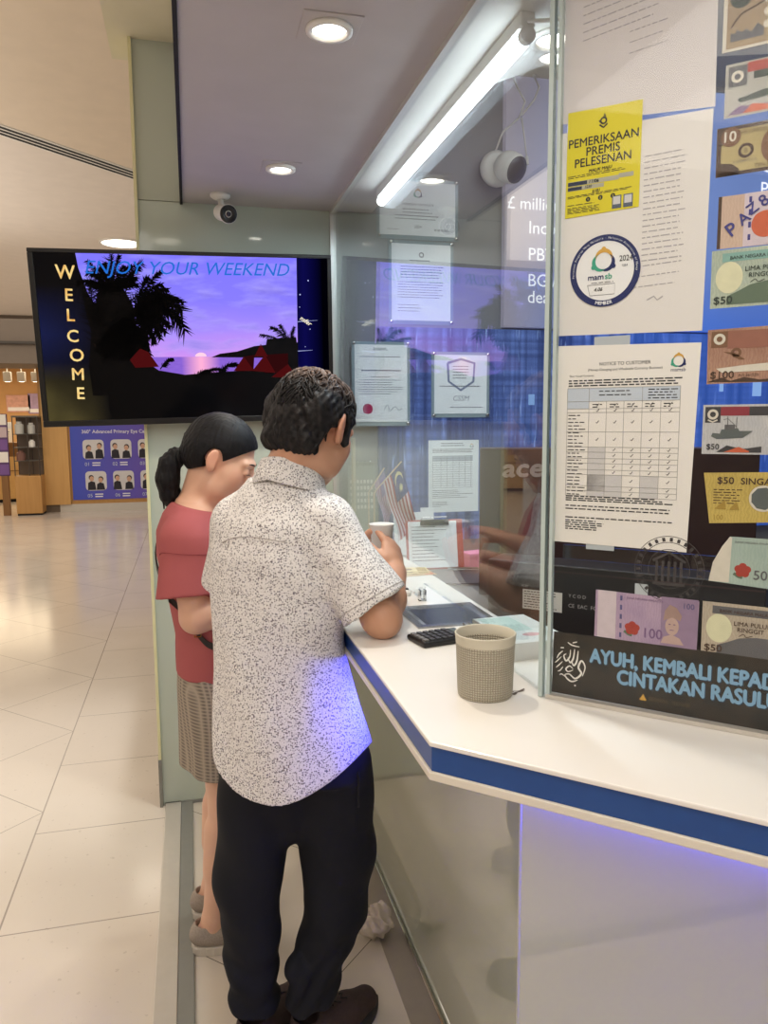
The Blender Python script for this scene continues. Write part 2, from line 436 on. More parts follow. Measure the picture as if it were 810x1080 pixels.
# ------------------------------------------------------------------ service counter
top = [(.325, 3.084), (.325, 1.03), (1.645, -.29), (2.15, .16), (.70, 1.56), (.70, 3.084)]
def inset(p, d):   # shrink the two outer edges only
    return [(.325+d, 3.084), (.325+d, 1.03+d*.4142), (1.645+d*.7, -.29+d*.7)]+p[3:]
M_TOP = mat('white solid surface', rgb(240, 236, 228), .22, 0, .5, var=.015, vscale=4)
ct = MB().prism(top, 1.073, 1.081).build('service_counter', M_TOP, bevel=.002)
tag(ct, 'white angled service counter with blue band around its edge', 'counter')
t = NT('blue laminate band'); bl = t.bsdf(t.mix(t.noise(30), rgb(20, 66, 132), rgb(26, 76, 146)), .3)
MB().prism(inset(top, .004), 1.035, 1.0725).build('blue_band', bl, ct)
MB().prism(top, 1.021, 1.0345).build('lower_lip', mat('cream laminate', rgb(226, 218, 202), .35), ct, bevel=.002)
MB().box(.585, 1.28, .0, .60, 3.084, 1.02).build('side_panel', M_BASEG, ct)
b1 = MB().prism([(.585, 1.279), (2.0, -.136), (2.01, -.126), (.599, 1.285)], 0, 1.02).build('front_panel', M_BASEG, ct)
MB().box(.5835, 1.2765, .0, .5885, 1.2815, 1.02).build('corner_trim', mat('pale corner trim', rgb(214, 216, 200), .3), ct)
MB().tube([(.579, 1.285, .008), (.579, 3.08, .008)], .006).build('kick_rail', M_CHROME, ct)
M_LED = glow('blue led strip', (.03, .035, 1.), 85)
MB().prism([(.582, 1.268), (1.98, -.13), (1.989, -.121), (.591, 1.277)], .866, .876).build('led_strip', M_LED, ct)
desk = MB().prism([(.702, 3.08), (.702, 1.575), (2.15, .175), (2.9, .9), (1.75, 2.0), (1.75, 3.08)], 1.0, 1.04).build('inner_desk', mat('dark grey desk laminate', rgb(58, 58, 62), .4), bevel=.003)
tag(desk, 'dark grey low desk top behind the white service counter', 'desk')
MB().box(.72, 2.96, 0, 1.7, 3.0, 1.0).build('desk_panel', _mc['dark grey desk laminate'], desk)
MB().box(1.70, 2.05, 0, 1.74, 3.0, 1.0).build('desk_panel', _mc['dark grey desk laminate'], desk)

# ------------------------------------------------------------------ television
yw, pt, ro = R(.841), R(4.957), R(1.3)
Xv = Vector((math.cos(yw), math.sin(yw), 0)); Nv = Vector((math.sin(yw), -math.cos(yw), 0)); Uv = Vector((0, 0, 1))*math.cos(pt)+Nv*math.sin(pt)
Nz = Xv.cross(Uv); Xr = Xv*math.cos(ro)+Uv*math.sin(ro); Ur = Uv*math.cos(ro)-Xv*math.sin(ro)
FT = Matrix(((Xr.x, Ur.x, Nz.x, .0177), (Xr.y, Ur.y, Nz.y, 2.993), (Xr.z, Ur.z, Nz.z, 1.85), (0, 0, 0, 1)))
TW, TH = 1.07/2, 1.07*.58/2
tv = empty('television', FT); tag(tv, 'wide black wall television showing a purple tropical sunset', 'television')
fr = MB().box(-TW, TH-.014, -.03, TW, TH, .0).box(-TW, -TH, -.03, TW, -TH+.022, .0).box(-TW, -TH+.022, -.03, -TW+.02, TH-.014, 0).box(TW-.016, -TH+.022, -.03, TW, TH-.014, 0)
fr.build('bezel', M_BLACK, tv, bevel=.0025)
MB().box(-TW+.01, -TH+.01, -.036, TW-.01, TH-.01, -.030).build('back_cover', M_BLACK, tv)
t = NT('tv screen'); x, y, z = axis(t, t.coords())
base = t.mix(t.math('SMOOTH_MIN', 1, 1, .1), rgb(2, 2, 4), rgb(2, 2, 4))
gx = t.math('MULTIPLY', t.math('SUBTRACT', 1., t.math('MINIMUM', t.math('DIVIDE', t.math('ADD', x, .52), .2), 1.)), t.math('MAXIMUM', t.math('SUBTRACT', 1., t.math('MULTIPLY', t.math('ABSOLUTE', t.math('ADD', y, -.02)), 6.)), 0.))
col = t.mix(gx, rgb(3, 3, 5), rgb(18, 26, 70))
gold = t.math('MULTIPLY', t.math('MULTIPLY', t.math('MAXIMUM', t.math('SUBTRACT', 1., t.math('DIVIDE', t.math('ADD', x, .52), .22)), 0.), t.math('MAXIMUM', t.math('DIVIDE', t.math('SUBTRACT', -.08, y), .2), 0.)), t.noise(6))
col = t.mix(gold, col, rgb(120, 108, 62))
M_SCR = t.bsdf((.003, .003, .004), .1, 0, .12, emit=col, estr=1.)
scr = MB().box(-TW+.018, -TH+.018, -.028, TW-.014, TH-.012, -.004).build('screen', M_SCR, tv)
def zp(x, y):       # place on the screen from its fractions, measured on the picture of it
    L = 55+(y-67)*43/405; Rr = 747+(y-85)*.0133
    uu = (x-L)/(Rr-L); T = 67+.0257*(x-55); B = 473-.021*(x-98)
    return (-TW+uu*2*TW, TH-(y-T)/(B-T)*2*TH)
def zpoly(mb, pts, z): return mb.poly([zp(*p) for p in pts], z)
# sunset sky
t = NT('tv sunset sky'); x, y, z = axis(t, t.coords())
n1 = t.noise(5, 6, mapping=(1, 3.4, 1)); n3 = t.noise(2.2, 3, mapping=(1, 2, 1))
yy = t.math('ADD', y, t.math('MULTIPLY', t.math('SUBTRACT', n3, .5), .14))
sky = t.ramp(t.math('DIVIDE', t.math('ADD', yy, .10), .40), [(0, rgb(246, 172, 226)), (.12, rgb(208, 146, 240)), (.3, rgb(166, 140, 250)), (.6, rgb(136, 124, 250)), (1, rgb(128, 120, 255))])
cl = t.ramp(n1, [(.46, (0, 0, 0)), (.7, (1, 1, 1))]); clf = t.math('MULTIPLY', cl, .55)
sky = t.mix(clf, sky, rgb(190, 182, 255)); dk = t.ramp(t.noise(4, 5, mapping=(1.2, 4.5, 1)), [(.52, (0, 0, 0)), (.72, (1, 1, 1))])
sky = t.mix(t.math('MULTIPLY', dk, .5), sky, rgb(104, 88, 208))
M_SKY = t.emission(sky, 1.05)
mb = MB(); zpoly(mb, [(158, 79), (165, 112), (185, 165), (215, 215), (260, 262), (300, 312), (664, 312), (662, 88)], -.0035)
pic = mb.build('sunset_picture', M_SKY, scr)
t = NT('tv sea'); x, y, z = axis(t, t.coords()); sx = zp(437, 330)
gs = t.math('MAXIMUM', t.math('SUBTRACT', 1., t.math('MULTIPLY', t.math('ABSOLUTE', t.math('SUBTRACT', x, sx[0])), 14.)), 0.)
M_SEA = t.emission(t.mix(gs, t.mix(t.noise(30, 2, mapping=(1, 8, 1)), rgb(120, 84, 196), rgb(150, 110, 222)), rgb(255, 176, 214)), 1.05)
mb = MB(); zpoly(mb, [(300, 311.8), (664, 311.8), (664, 370), (300, 370)], -.0033); mb.build('sea', M_SEA, scr)
mb = MB(); zpoly(mb, [(424+13*math.cos(a*PI/12)+12, 311-9*math.sin(a*PI/12)) for a in range(13)], -.0031); mb.build('sun', glow('tv sun', rgb(255, 205, 226), 1.1), scr)
M_SIL = mat('tv silhouette black', (.003, .003, .004), .1, 0, .12)
mb = MB()
zpoly(mb, [(460, 313), (480, 305), (520, 300), (560, 288), (600, 284), (664, 280), (664, 316), (460, 313)], -.0030)
zpoly(mb, [(290, 345), (345, 343), (400, 353), (440, 350), (480, 347), (520, 345), (664, 330), (664, 462), (290, 465)], -.0026)
zpoly(mb, [(158, 79), (165, 112), (185, 165), (215, 215), (260, 262), (300, 312), (345, 345), (330, 463), (238, 465), (232, 380), (214, 330), (180, 200)], -.00295)
zpoly(mb, [(590, 272), (660, 268), (664, 300), (664, 350), (575, 352)], -.0025)
mb.build('shoreline', M_SIL, scr)
# palm fronds
mb = MB(); rnd = random.Random(3)
def frond(p0, p1, sag, leaf, n=26, width=3):
    pts = []
    for i in range(n+1):
        q = i/n; pts.append((p0[0]+(p1[0]-p0[0])*q, p0[1]+(p1[1]-p0[1])*q-4*sag*q*(1-q)))
    mb.stroke([zp(*p) for p in pts], .004, -.0021)
    for i in range(2, n+1):
        q = i/n; dx, dy = pts[i][0]-pts[i-1][0], pts[i][1]-pts[i-1][1]; Ld = math.hypot(dx, dy); dx, dy = dx/Ld, dy/Ld
        for sgn in (-1, 1):
            for _ in range(2):
                l = leaf*(1-.55*q)*rnd.uniform(.6, 1.15); a = rnd.uniform(.5, 1.0)*sgn
                ex = pts[i][0]+l*(dx*math.cos(a)-dy*math.sin(a)); ey = pts[i][1]+l*(dx*math.sin(a)+dy*math.cos(a))+l*.35
                wv = width; px, py = -(ey-pts[i][1])/l*wv/2, (ex-pts[i][0])/l*wv/2
                zpoly(mb, [(pts[i][0]-px, pts[i][1]-py), (ex, ey), (pts[i][0]+px, pts[i][1]+py)], -.0021)
frond((205, 300), (232, 96), 6, 62); frond((200, 260), (300, 100), 30, 40); frond((215, 300), (285, 128), 10, 52)
frond((215, 290), (310, 160), 20, 48); frond((230, 290), (392, 205), 62, 66, 34, 4); frond((235, 300), (398, 248), 82, 62, 34, 4); frond((230, 310), (345, 205), 44, 60, 30, 4)
frond((230, 320), (330, 260), 30, 46); frond((200, 250), (190, 140), 10, 50); frond((210, 330), (290, 300), 24, 40); frond((205, 240), (215, 110), 4, 44)

zpoly(mb, [(190, 330), (196, 230), (206, 170), (222, 140), (246, 140), (268, 165), (286, 200), (290, 262), (280, 300), (296, 345), (300, 400), (200, 400)], -.0024)
for k in range(13):
    a = R(-160+140*k/12); r_ = rnd.uniform(52, 88); frond((236, 168), (236+r_*math.cos(a), 168+r_*math.sin(a)), rnd.uniform(2, 12), 24, 18, 4)
for k in range(13):
    a = R(-72+145*k/12); r_ = rnd.uniform(66, 108) if a < R(40) else 80; frond((292, 205), (292+r_*math.cos(a), 208+r_*math.sin(a)), rnd.uniform(10, 30)*math.cos(a/1.3), 27, 22, 4)
for k in range(12):
    a = R(60+70*k/11); frond((270, 220), (270+100*math.cos(a), 220+95*math.sin(a)), 6, 26, 18, 5)

frond((640, 285), (575, 262), 4, 16, 14); frond((640, 280), (600, 245), 8, 18, 14); frond((640, 280), (622, 240), 4, 18, 14); frond((645, 280), (655, 245), 2, 16, 14)
frond((345, 340), (372, 316), 6, 14, 12, 5); frond((415, 372), (455, 345), 10, 18, 12, 5); frond((420, 375), (480, 340), 12, 18, 12, 5); frond((470, 360), (520, 330), 12, 20, 12, 5)
mb.build('palm_silhouette', M_SIL, scr)
M_ROOF = glow('tv red roofs', rgb(74, 14, 16), 1); M_ROOFD = glow('tv dark roofs', rgb(46, 10, 12), 1)
mb = MB()
for p in ([(278, 318), (300, 292), (318, 300), (342, 334), (290, 336)], [(512, 345), (535, 312), (560, 345)], [(555, 345), (585, 308), (610, 350)], [(560, 312), (575, 283), (592, 312)], [(600, 360), (640, 330), (664, 362)]): zpoly(MB(), p, -.0018).build('roof', M_ROOF, scr)

mb = MB()
for p in ([(530, 345), (535, 312), (560, 308), (558, 345)], [(585, 350), (585, 308), (640, 305), (640, 350)]): zpoly(mb, p, -.00185)
mb.build('roof_shadows', M_ROOFD, scr)
# dark blue side strip with stars
t = NT('tv navy strip'); x, y, z = axis(t, t.coords())
f = t.math('MAXIMUM', t.math('SUBTRACT', 1., t.math('MULTIPLY', t.math('ABSOLUTE', t.math('SUBTRACT', x, zp(680, 200)[0])), 14.)), 0.)
mb = MB(); zpoly(mb, [(663, 88), (738, 90), (742, 455), (666, 462)], -.0032); mb.build('navy_strip', t.emission(t.mix(f, rgb(1, 1, 6), rgb(12, 10, 74)), 1), scr)
for p, r in (((690, 141), .0022), ((670, 172), .0022), ((669, 200), .0014), ((694, 250), .0016), ((682, 290), .0014)): MB().disc(*zp(*p), r*1.2, -.0015, 10).build('star', glow('tv white', rgb(190, 200, 255), 1), scr)
for q0, q1 in (((664, 233), (712, 230)), ((664, 300), (700, 298))): MB().stroke([zp(*q0), zp(*q1)], [.002, .0006], -.0016).build('light_streak', glow('tv white', rgb(190, 200, 255), 1), scr)
p = zp(668, 227); text('lettering', [('nsfer', p[0], p[1], .017, 'L', .2, R(-33))], glow('tv cream letters', rgb(250, 240, 215), 1), scr, z=-.0012, bold=.03)
p = zp(180, 121); q = zp(645, 128)
lt = [('ENJOY YOUR WEEKEND', 0, 0, .046, 'L', .28, 0, 1)]
o = text('lettering', lt, glow('tv blue letters', rgb(36, 112, 214), 1), scr, z=-.0012)
xs = [v.co.x for v in o.data.vertices]; sc_ = (q[0]-p[0])/(max(xs)-min(xs)); 
for v in o.data.vertices: v.co.x = (v.co.x-min(xs))*sc_
for v in o.data.vertices: v.co.x += p[0]; v.co.y += p[1]+(q[1]-p[1])*(v.co.x-p[0])/(q[0]-p[0])-.004
t = NT('tv gold letters'); M_GOLD = t.emission(t.ramp(t.noise(22, 2), [(.3, rgb(226, 160, 70)), (.55, rgb(255, 226, 150)), (.75, rgb(236, 176, 84))]), 1)
lt = []
for ch_, x, y, h in (('W', 138, 119, .056), ('E', 146, 168, .050), ('L', 150, 213, .050), ('C', 156, 260, .050), ('O', 165, 304, .052), ('M', 168, 347, .050), ('E', 174, 391, .050)):
    q = zp(x, y+16); lt.append((ch_, q[0], q[1], h*.86, 'C', 0, R(-2), 1.0 if ch_ != 'W' else .92))
text('lettering', lt, M_GOLD, scr, z=-.0011, bold=.022)
# ------------------------------------------------------------------ papers, stickers and banknotes on the diagonal pane
NAVY = mat('printed navy ink', rgb(22, 34, 92), .5); INK = mat('printed black ink', rgb(38, 38, 42), .6); INKG = mat('printed grey ink', rgb(150, 146, 142), .6)
SHADE = mat('printed pale blue tint', rgb(196, 204, 214), .6); SHADEG = mat('printed grey tint', rgb(206, 202, 200), .6)
GREENI = mat('printed green ink', rgb(60, 160, 130), .5); OCHRE = mat('printed ochre ink', rgb(214, 164, 70), .5); TAPE = mat('cloudy tape', rgb(186, 192, 196), .3)
def q2(t, z, d=-.006): return F2 @ Matrix.Translation((t, z, d))
def sheet(name, label, cat, quad, d, m, group=None):
    """flat sheet whose corners are given along the pane; origin at its lower left"""
    o = quad[0]
    mb = MB().prism([(p[0]-o[0], p[1]-o[1]) for p in quad], -.0002, .0002)
    ob = mb.build(name, m, M=q2(o[0], o[1], d)); return tag(ob, label, cat, group)
def lines(mb, x0, x1, y0, y1, n, h, seed=1, slope=0., ragged=.15, gap=True):
    r = random.Random(seed)
    for i in range(n):
        y = y1-(y1-y0)*i/max(n-1, 1); e = x1-(x1-x0)*r.random()*ragged; x = x0
        while x < e:
            w_ = r.uniform(.004, .013) if gap else e-x
            b = min(x+w_, e); mb.poly([(x, y+slope*x), (b, y+slope*b), (b, y+h+slope*b), (x, y+h+slope*x)], .0006); x = b+.0022
    return mb
M_SHEET = mat('translucent white sheet', rgb(214, 206, 204), .6, var=.02)
M_SHEET2 = mat('white notice paper', rgb(236, 230, 222), .6, var=.02)
# back to back letters
s1 = sheet('letter_sheet', 'white sheet with faint back print at the very top of the front glass', 'paper', [(.004, 2.004), (.226, 1.986), (.221, 2.30), (.008, 2.30)], -.0076, M_SHEET)
FAINT = mat('faint back print', rgb(176, 170, 172), .6)
mb = MB(); lines(mb, .03, .15, .11, .17, 6, .0016, 3, .12); lines(mb, .10, .155, .07, .10, 3, .0014, 4, .1); mb.build('faint_print', FAINT, s1)
s2 = sheet('letter_sheet', 'white sheet with faint back print behind the round member sticker', 'paper', [(.006, 1.681), (.221, 1.676), (.224, 1.984), (.005, 1.990)], -.0072, mat('white letter sheet', rgb(226, 220, 214), .6, var=.02))
mb = MB(); lines(mb, .125, .185, .10, .25, 19, .0016, 5, .02); lines(mb, .105, .185, .06, .09, 3, .0014, 8, .04); mb.stroke([(.135, .045), (.145, .05), (.15, .044), (.158, .049)], .002, .0006); mb.build('faint_print', FAINT, s2)
# yellow inspection notice
t = NT('yellow poster'); M_YEL = t.bsdf(t.mix(t.noise(8), rgb(212, 196, 22), rgb(228, 212, 34)), .5)
py = sheet('inspection_notice', 'bright yellow inspection notice on the front glass above the round sticker', 'poster', [(.012, 1.861), (.125, 1.864), (.126, 2.016), (.014, 2.018)], -.0062, M_YEL)
DK = mat('poster dark ink', rgb(44, 42, 34), .5)
text('heading', [('PEMERIKSAAN', .057, .104, .0128, 'C', 0, 0, .95), ('PREMIS', .057, .089, .0128, 'C', 0, 0, .95), ('PELESENAN', .057, .074, .0128, 'C', 0, 0, .95)], DK, py, bold=.022)
cr = MB().ring(.057, .136, .003, .0055, .0006, 20).stroke([(.051, .131), (.057, .126), (.063, .131)], .0025, .0006).stroke([(.057, .140), (.0585, .146), (.06, .141)], .002, .0006).stroke([(.05, .137), (.053, .134)], .002, .0006).build('crest', DK, py)
MB().rect(.004, .047, .082, .0535, .0005).rect(.082, .049, .104, .0555, .0005).rect(.004, .040, .06, .046, .0005).build('form_field', mat('poster grey field', rgb(176, 172, 150), .6), py)
mb = MB().rect(.004, .0475, .034, .053, .0007).rect(.004, .0405, .026, .0455, .0007)
mb.build('form_label', mat('poster navy field', rgb(36, 44, 70), .5), py)
HAND = mat('black marker', rgb(20, 20, 22), .5)
text('handwriting', [('MALIK MAJU', .036, .064, .0046, 'L', .2, R(2)), ('11/06', .036, .048, .005, 'L', .2, 0), ('1230', .03, .0415, .004, 'L', .2, 0), ('6181', .042, .0335, .0045, 'L', .2, 0)], HAND, py, z=.0009, bold=.03)
mb = MB(); lines(mb, .004, .10, .0585, .061, 2, .0009, 2, .02); lines(mb, .004, .105, .029, .031, 2, .0009, 3, .02); lines(mb, .004, .055, .006, .014, 5, .0008, 4, 0); lines(mb, .004, .05, .018, .018, 1, .001, 5); mb.build('small_print', DK, py)
mb = MB(); 
for k in range(3): mb.disc(.036+.019*k, .0245, .0036, .0006, 20)
mb.build('number_dots', DK, py); text('numerals', [(str(k+1), .036+.019*k, .0228, .0036, 'C') for k in range(3)], M_YEL, py, z=.0009)
MB().rect(.073, .005, .087, .024, .0006).rect(.090, .005, .104, .024, .0006).build('code_panel', mat('poster steel blue', rgb(82, 90, 104), .5), py)
MB().rect(.0745, .011, .0855, .0225, .0008).rect(.0915, .011, .1025, .0225, .0008).build('blank_square', SHADEG, py)
# round member sticker
st = MB().disc(0, 0, .054, 0, 72).build('round_sticker', mat('sticker white', rgb(236, 234, 232), .4), M=q2(.0765, 1.7755, -.0062))
tag(st, 'round blue-rimmed member sticker with three-figure swirl emblem', 'sticker')
MB().ring(0, 0, .0445, .054, .0004, 80).build('rim', NAVY, st)
def figures(parent, x, y, s, z=.0006):
    for nm, m, a0 in (('emblem', OCHRE, 90), ('emblem', GREENI, 210), ('emblem', NAVY, 330)):
        mb = MB(); n = 18
        pts = []; ws = []
        for i in range(n+1):
            a = R(a0-78+150*i/n); rr = s*(.78+.16*math.sin(PI*i/n)); pts.append((x+rr*math.cos(a), y+rr*math.sin(a))); ws.append(s*.36*math.sin(PI*(i+.25)/(n+.6))**.8)
        mb.stroke(pts, ws, z); mb.disc(x+s*1.08*math.cos(R(a0)), y+s*1.08*math.sin(R(a0)), s*.21, z+.0001, 20); mb.build(nm, m, parent)
figures(st, -.002, .015, .0165)
text('lettering', [('mam', -.026, -.0125, .0088, 'L', 0, 0, 1.05)], NAVY, st, bold=.03); text('lettering', [('sb', .0005, -.0125, .0088, 'L', 0, 0, 1.05)], GREENI, st, bold=.03)
text('year', [('2024', .022, .012, .0085, 'L', 0, 0, .85), ('1254', .026, .004, .0032)], INK, st, bold=.01)
mb = MB().stroke([(-.026, -.020), (.016, -.020), (.016, -.036), (-.022, -.036), (-.026, -.020)], .0006, .0006); lines(mb, -.02, .015, -.0175, -.0175, 1, .0008, 3)
mb.build('frame_line', INK, st)
text('handwriting', [('4.06', -.016, -.030, .0055, 'L', .25)], HAND, st, bold=.02)
def arc_text(s, r, a_mid, h, inward=False, sp=1.):
    out = []; st_ = h*.86*sp/r; n = len(s)
    for i, c in enumerate(s):
        k = (i-(n-1)/2)*st_
        if inward: a = a_mid+k; out.append((c, r*math.cos(a)+0*h, r*math.sin(a), h, 'C', 0, a+PI/2))
        else: a = a_mid-k; out.append((c, r*math.cos(a), r*math.sin(a), h, 'C', 0, a-PI/2))
    return out
WHI = mat('printed white', rgb(240, 240, 240), .4)
text('lettering', arc_text('Persatuan Pengurup Wang Malaysia - Malaysian Association of Money', .0475, R(92), .0032, sp=.9), WHI, st, z=.0009)
text('lettering', arc_text('MEMBER', .0512, R(-90), .0052, True), WHI, st, z=.0009, bold=.03)
# customer notice
nt = sheet('customer_notice', 'large white customer notice with a ticked table on the front glass', 'notice', [(.003, 1.348), (.212, 1.346), (.221, 1.659), (.006, 1.665)], -.0066, M_SHEET2)
text('heading', [('NOTICE TO CUSTOMER', .108, .2835, .0052, 'C'), ('(Money Changing and Wholesale Currency Business)', .108, .2755, .0038, 'C')], INK, nt)
text('salutation', [('Dear Valued Customer,', .022, .267, .003, 'L')], INK, nt)
figures(nt, .187, .286, .0095); text('lettering', [('mamsb', .187, .2705, .0055, 'C')], NAVY, nt)
mb = MB(); lines(mb, .021, .198, .252, .260, 3, .0019, 4, 0, .1); lines(mb, .020, .195, .069, .0755, 3, .0018, 6, 0, .25); lines(mb, .020, .188, .055, .060, 2, .0018, 7, 0, .1); lines(mb, .020, .188, .041, .041, 1, .0018, 8, 0, .0); lines(mb, .020, .085, .022, .036, 5, .0017, 9, 0, .5)
for k in range(24): lines(mb, .0215, .052, .079+.0055*k, .079+.0055*k, 1, .0014, 30+k, 0, .6)
for cx_ in range(5): lines(mb, .060+.027*cx_, .078+.027*cx_, .2185, .2225, 2, .0014, 60+cx_, 0, .5)
lines(mb, .07, .125, .237, .243, 2, .0015, 70); lines(mb, .145, .19, .231, .244, 4, .0015, 71)
mb.build('printed_text', INK, nt)
cols = [.0195, .0545, .082, .109, .1365, .164, .1915]; rows = [.0775, .086, .094, .112, .120, .130, .138, .148, .156, .180, .2105, .2165, .228, .249]
MB().rect(cols[0], .228, cols[6], .249, .0004).rect(cols[0], .2165, cols[1], .228, .0004).build('table_header', SHADE, nt)
mb = MB()
for r0, r1 in ((1, 2), (2, 3), (3, 4), (4, 5), (5, 6), (6, 7), (7, 8)): mb.rect(cols[1], rows[r0], cols[2], rows[r1], .0004)
for r0, r1 in ((0, 1), (1, 2), (2, 3)): mb.rect(cols[1], rows[r0], cols[3], rows[r1], .0004); mb.rect(cols[4], rows[r0], cols[5], rows[r1], .0004)
mb.build('shaded_cells', SHADEG, nt)
mb = MB()
for i, x in enumerate(cols): mb.rect(x-.0003, .0775, x+.0003, .249 if i in (0, 1, 4, 6) else .228, .0007)
for y in rows: mb.rect(cols[0], y-.0003, cols[6], y+.0003, .0007)
mb.build('table_rules', INKG, nt)
mb = MB()
for j in range(len(rows)-2):
    yc = (rows[j]+rows[j+1])/2
    for i in range(1, 6):
        if (j < 3 and i in (1, 2, 4)) or (3 <= j < 8 and i == 1): continue
        xc = (cols[i]+cols[i+1])/2; mb.stroke([(xc-.002, yc), (xc-.0007, yc-.0015), (xc+.0025, yc+.0025)], .0009, .0008)
mb.build('ticks', INK, nt)
MB().rect(.06, .312, .115, .328, -.0006).build('tape', TAPE, nt); MB().rect(.055, -.009, .10, .004, -.0006).build('tape', TAPE, nt)
# faint round crest decal
fd = MB().ring(0, 0, .030, .031, 0, 60).ring(0, 0, .041, .042, 0, 60).ring(0, 0, .0505, .0515, 0, 60).build('round_decal', mat('faded decal grey', rgb(66, 60, 60), .6), M=q2(.1875, 1.318, -.0062))
tag(fd, 'faded round crest decal under the white customer notice', 'sticker')
mb = MB()
for k in range(5): mb.rect(-.02+.009*k, -.02, -.016+.009*k, .012, .0002)
mb.rect(-.024, -.026, .024, -.021, .0002).stroke([(-.024, .012), (0, .026), (.024, .012)], .004, .0002); mb.build('temple_emblem', _mc['faded decal grey'], fd)
mb = MB()
for k in range(26):
    a = 2*PI*k/26+.1; c_, s_ = math.cos(a), math.sin(a)
    mb.add([((.0430)*c_+.0035*s_, .043*s_-.0035*c_, .0002), (.049*c_+.0035*s_, .049*s_-.0035*c_, .0002), (.049*c_-.001*s_, .049*s_+.001*c_, .0002), (.043*c_-.001*s_, .043*s_+.001*c_, .0002)], [(0, 1, 2, 3)])
mb.build('ring_lettering', _mc['faded decal grey'], fd)
# banner strip
t = NT('dark leaf banner'); n = t.noise(26, 4); M_BAN = t.bsdf(t.mix(t.ramp(n, [(.5, (0, 0, 0)), (.62, (1, 1, 1))]), rgb(52, 44, 36), rgb(34, 32, 28)), .4)
bn = sheet('banner_strip', 'dark banner strip with blue capital lettering along the counter glass', 'banner', [(.006, 1.0895), (.52, 1.088), (.52, 1.199), (.008, 1.195)], -.0062, M_BAN)
BLUEL = mat('banner pale blue', rgb(132, 172, 202), .4); BLUES = mat('banner shadow blue', rgb(38, 60, 84), .5)
LNS = [('AYUH, KEMBALI KEPADA ALLAH,', .064, .063, .0235, 'L', 0, 0, .80), ('CINTAKAN RASULULLAH', .108, .034, .0235, 'L', 0, 0, .80)]
text('lettering_shadow', [(l[0], l[1]+.0012, l[2]-.0014, *l[3:]) for l in LNS], BLUES, bn, z=.0006, bold=.07)
text('lettering', LNS, BLUEL, bn, z=.0012, bold=.06)
CREAM = mat('banner white', rgb(232, 228, 220), .5); mb = MB()
def curve(pts, n=8):
    out = []; P = [pts[0]]+list(pts)+[pts[-1]]
    for i in range(1, len(P)-2):
        for k in range(n):
            t_ = k/n; out.append(tuple(.5*((2*P[i][j])+(-P[i-1][j]+P[i+1][j])*t_+(2*P[i-1][j]-5*P[i][j]+4*P[i+1][j]-P[i+2][j])*t_**2+(-P[i-1][j]+3*P[i][j]-3*P[i+1][j]+P[i+2][j])*t_**3) for j in (0, 1)))
    return out+[tuple(pts[-1])]
def brush(pts, w):
    c_ = curve(pts); n = len(c_); mb.stroke(c_, [w*(.35+.65*math.sin(PI*(i+.6)/(n+.2))) for i in range(n)], .0008)
for pts, w in ([(.052, .036), (.056, .052), (.050, .062), (.045, .050), (.050, .040), (.040, .030), (.030, .036), (.022, .034)], .0034), ([(.044, .078), (.042, .060), (.037, .052), (.033, .060)], .003), ([(.038, .080), (.036, .064), (.031, .056), (.027, .064)], .003), ([(.031, .078), (.030, .066), (.024, .058), (.020, .066), (.024, .07)], .0028), \
  ([(.022, .034), (.026, .028), (.034, .024), (.044, .028)], .003), ([(.036, .046), (.030, .050), (.024, .044), (.028, .040), (.036, .044)], .0026), ([(.018, .074), (.012, .068), (.008, .060)], .0022), ([(.016, .064), (.009, .056), (.005, .052)], .002), ([(.018, .056), (.011, .048), (.007, .044)], .002), ([(.019, .047), (.014, .040), (.010, .038)], .002), ([(.046, .085), (.034, .086), (.026, .090)], .0024), ([(.034, .090), (.042, .093)], .002), ([(.020, .080), (.014, .079)], .002), ([(.024, .030), (.017, .034), (.013, .032)], .002): brush(pts, w)
mb.disc(.040, .018, .0016, .0008, 10); mb.build('calligraphy', CREAM, bn)
MB().poly([(.146, .016), (.150, .024), (.154, .016)], .0008).rect(.145, .013, .155, .016, .0008).build('small_logo', OCHRE, bn); text('small_lettering', [('BERANI . BENAR', .158, .014, .007, 'L', 0, 0, .9)], mat('banner faint gold', rgb(92, 78, 54), .5), bn)

# ---------------------------------------------------------------- banknotes
def note_mat(name, c1, c2, c3, sc=16):
    t = NT(name); v = t.coords()
    wv = t.n('ShaderNodeTexWave'); wv.inputs['Scale'].default_value = 70; wv.inputs['Distortion'].default_value = 9; wv.inputs['Detail'].default_value = 2; wv.inputs['Detail Scale'].default_value = 1.2; t.l(v, wv.inputs[0])
    n = t.noise(sc, 4)
    c = t.mix(t.ramp(n, [(.35, (0, 0, 0)), (.65, (1, 1, 1))]), c1, c2); c = t.mix(t.math('MULTIPLY', wv.outputs[1], .3), c, c3)
    return t.bsdf(c, .6)
def note(label, quad, m, group='banknotes taped behind the front glass', d=-.0064, edge=None):
    o = sheet('banknote', label, 'banknote', quad, d, m, group); return o
def Q(t0, z0, w, h, rot=0.):
    c, s = math.cos(rot), math.sin(rot); return [(t0, z0), (t0+w*c, z0+w*s), (t0+w*c-h*s, z0+w*s+h*c), (t0-h*s, z0+h*c)]
def ink(name, r, g, b): return mat('note ink '+name, rgb(r, g, b), .6, var=.12, vscale=80)
BR, DBR, GRN, DGR, RED, PUR, TEA, GLD = ink('brown', 120, 84, 58), ink('dark brown', 74, 52, 38), ink('green', 96, 112, 92), ink('dark green', 52, 62, 54), ink('red', 168, 62, 50), ink('purple', 120, 90, 128), ink('teal', 130, 170, 160), ink('gold', 168, 138, 60)
GRY, PALE, ORG, BLU = ink('grey', 98, 96, 98), ink('pale', 214, 206, 190), ink('orange', 200, 96, 62), ink('blue', 62, 60, 128)
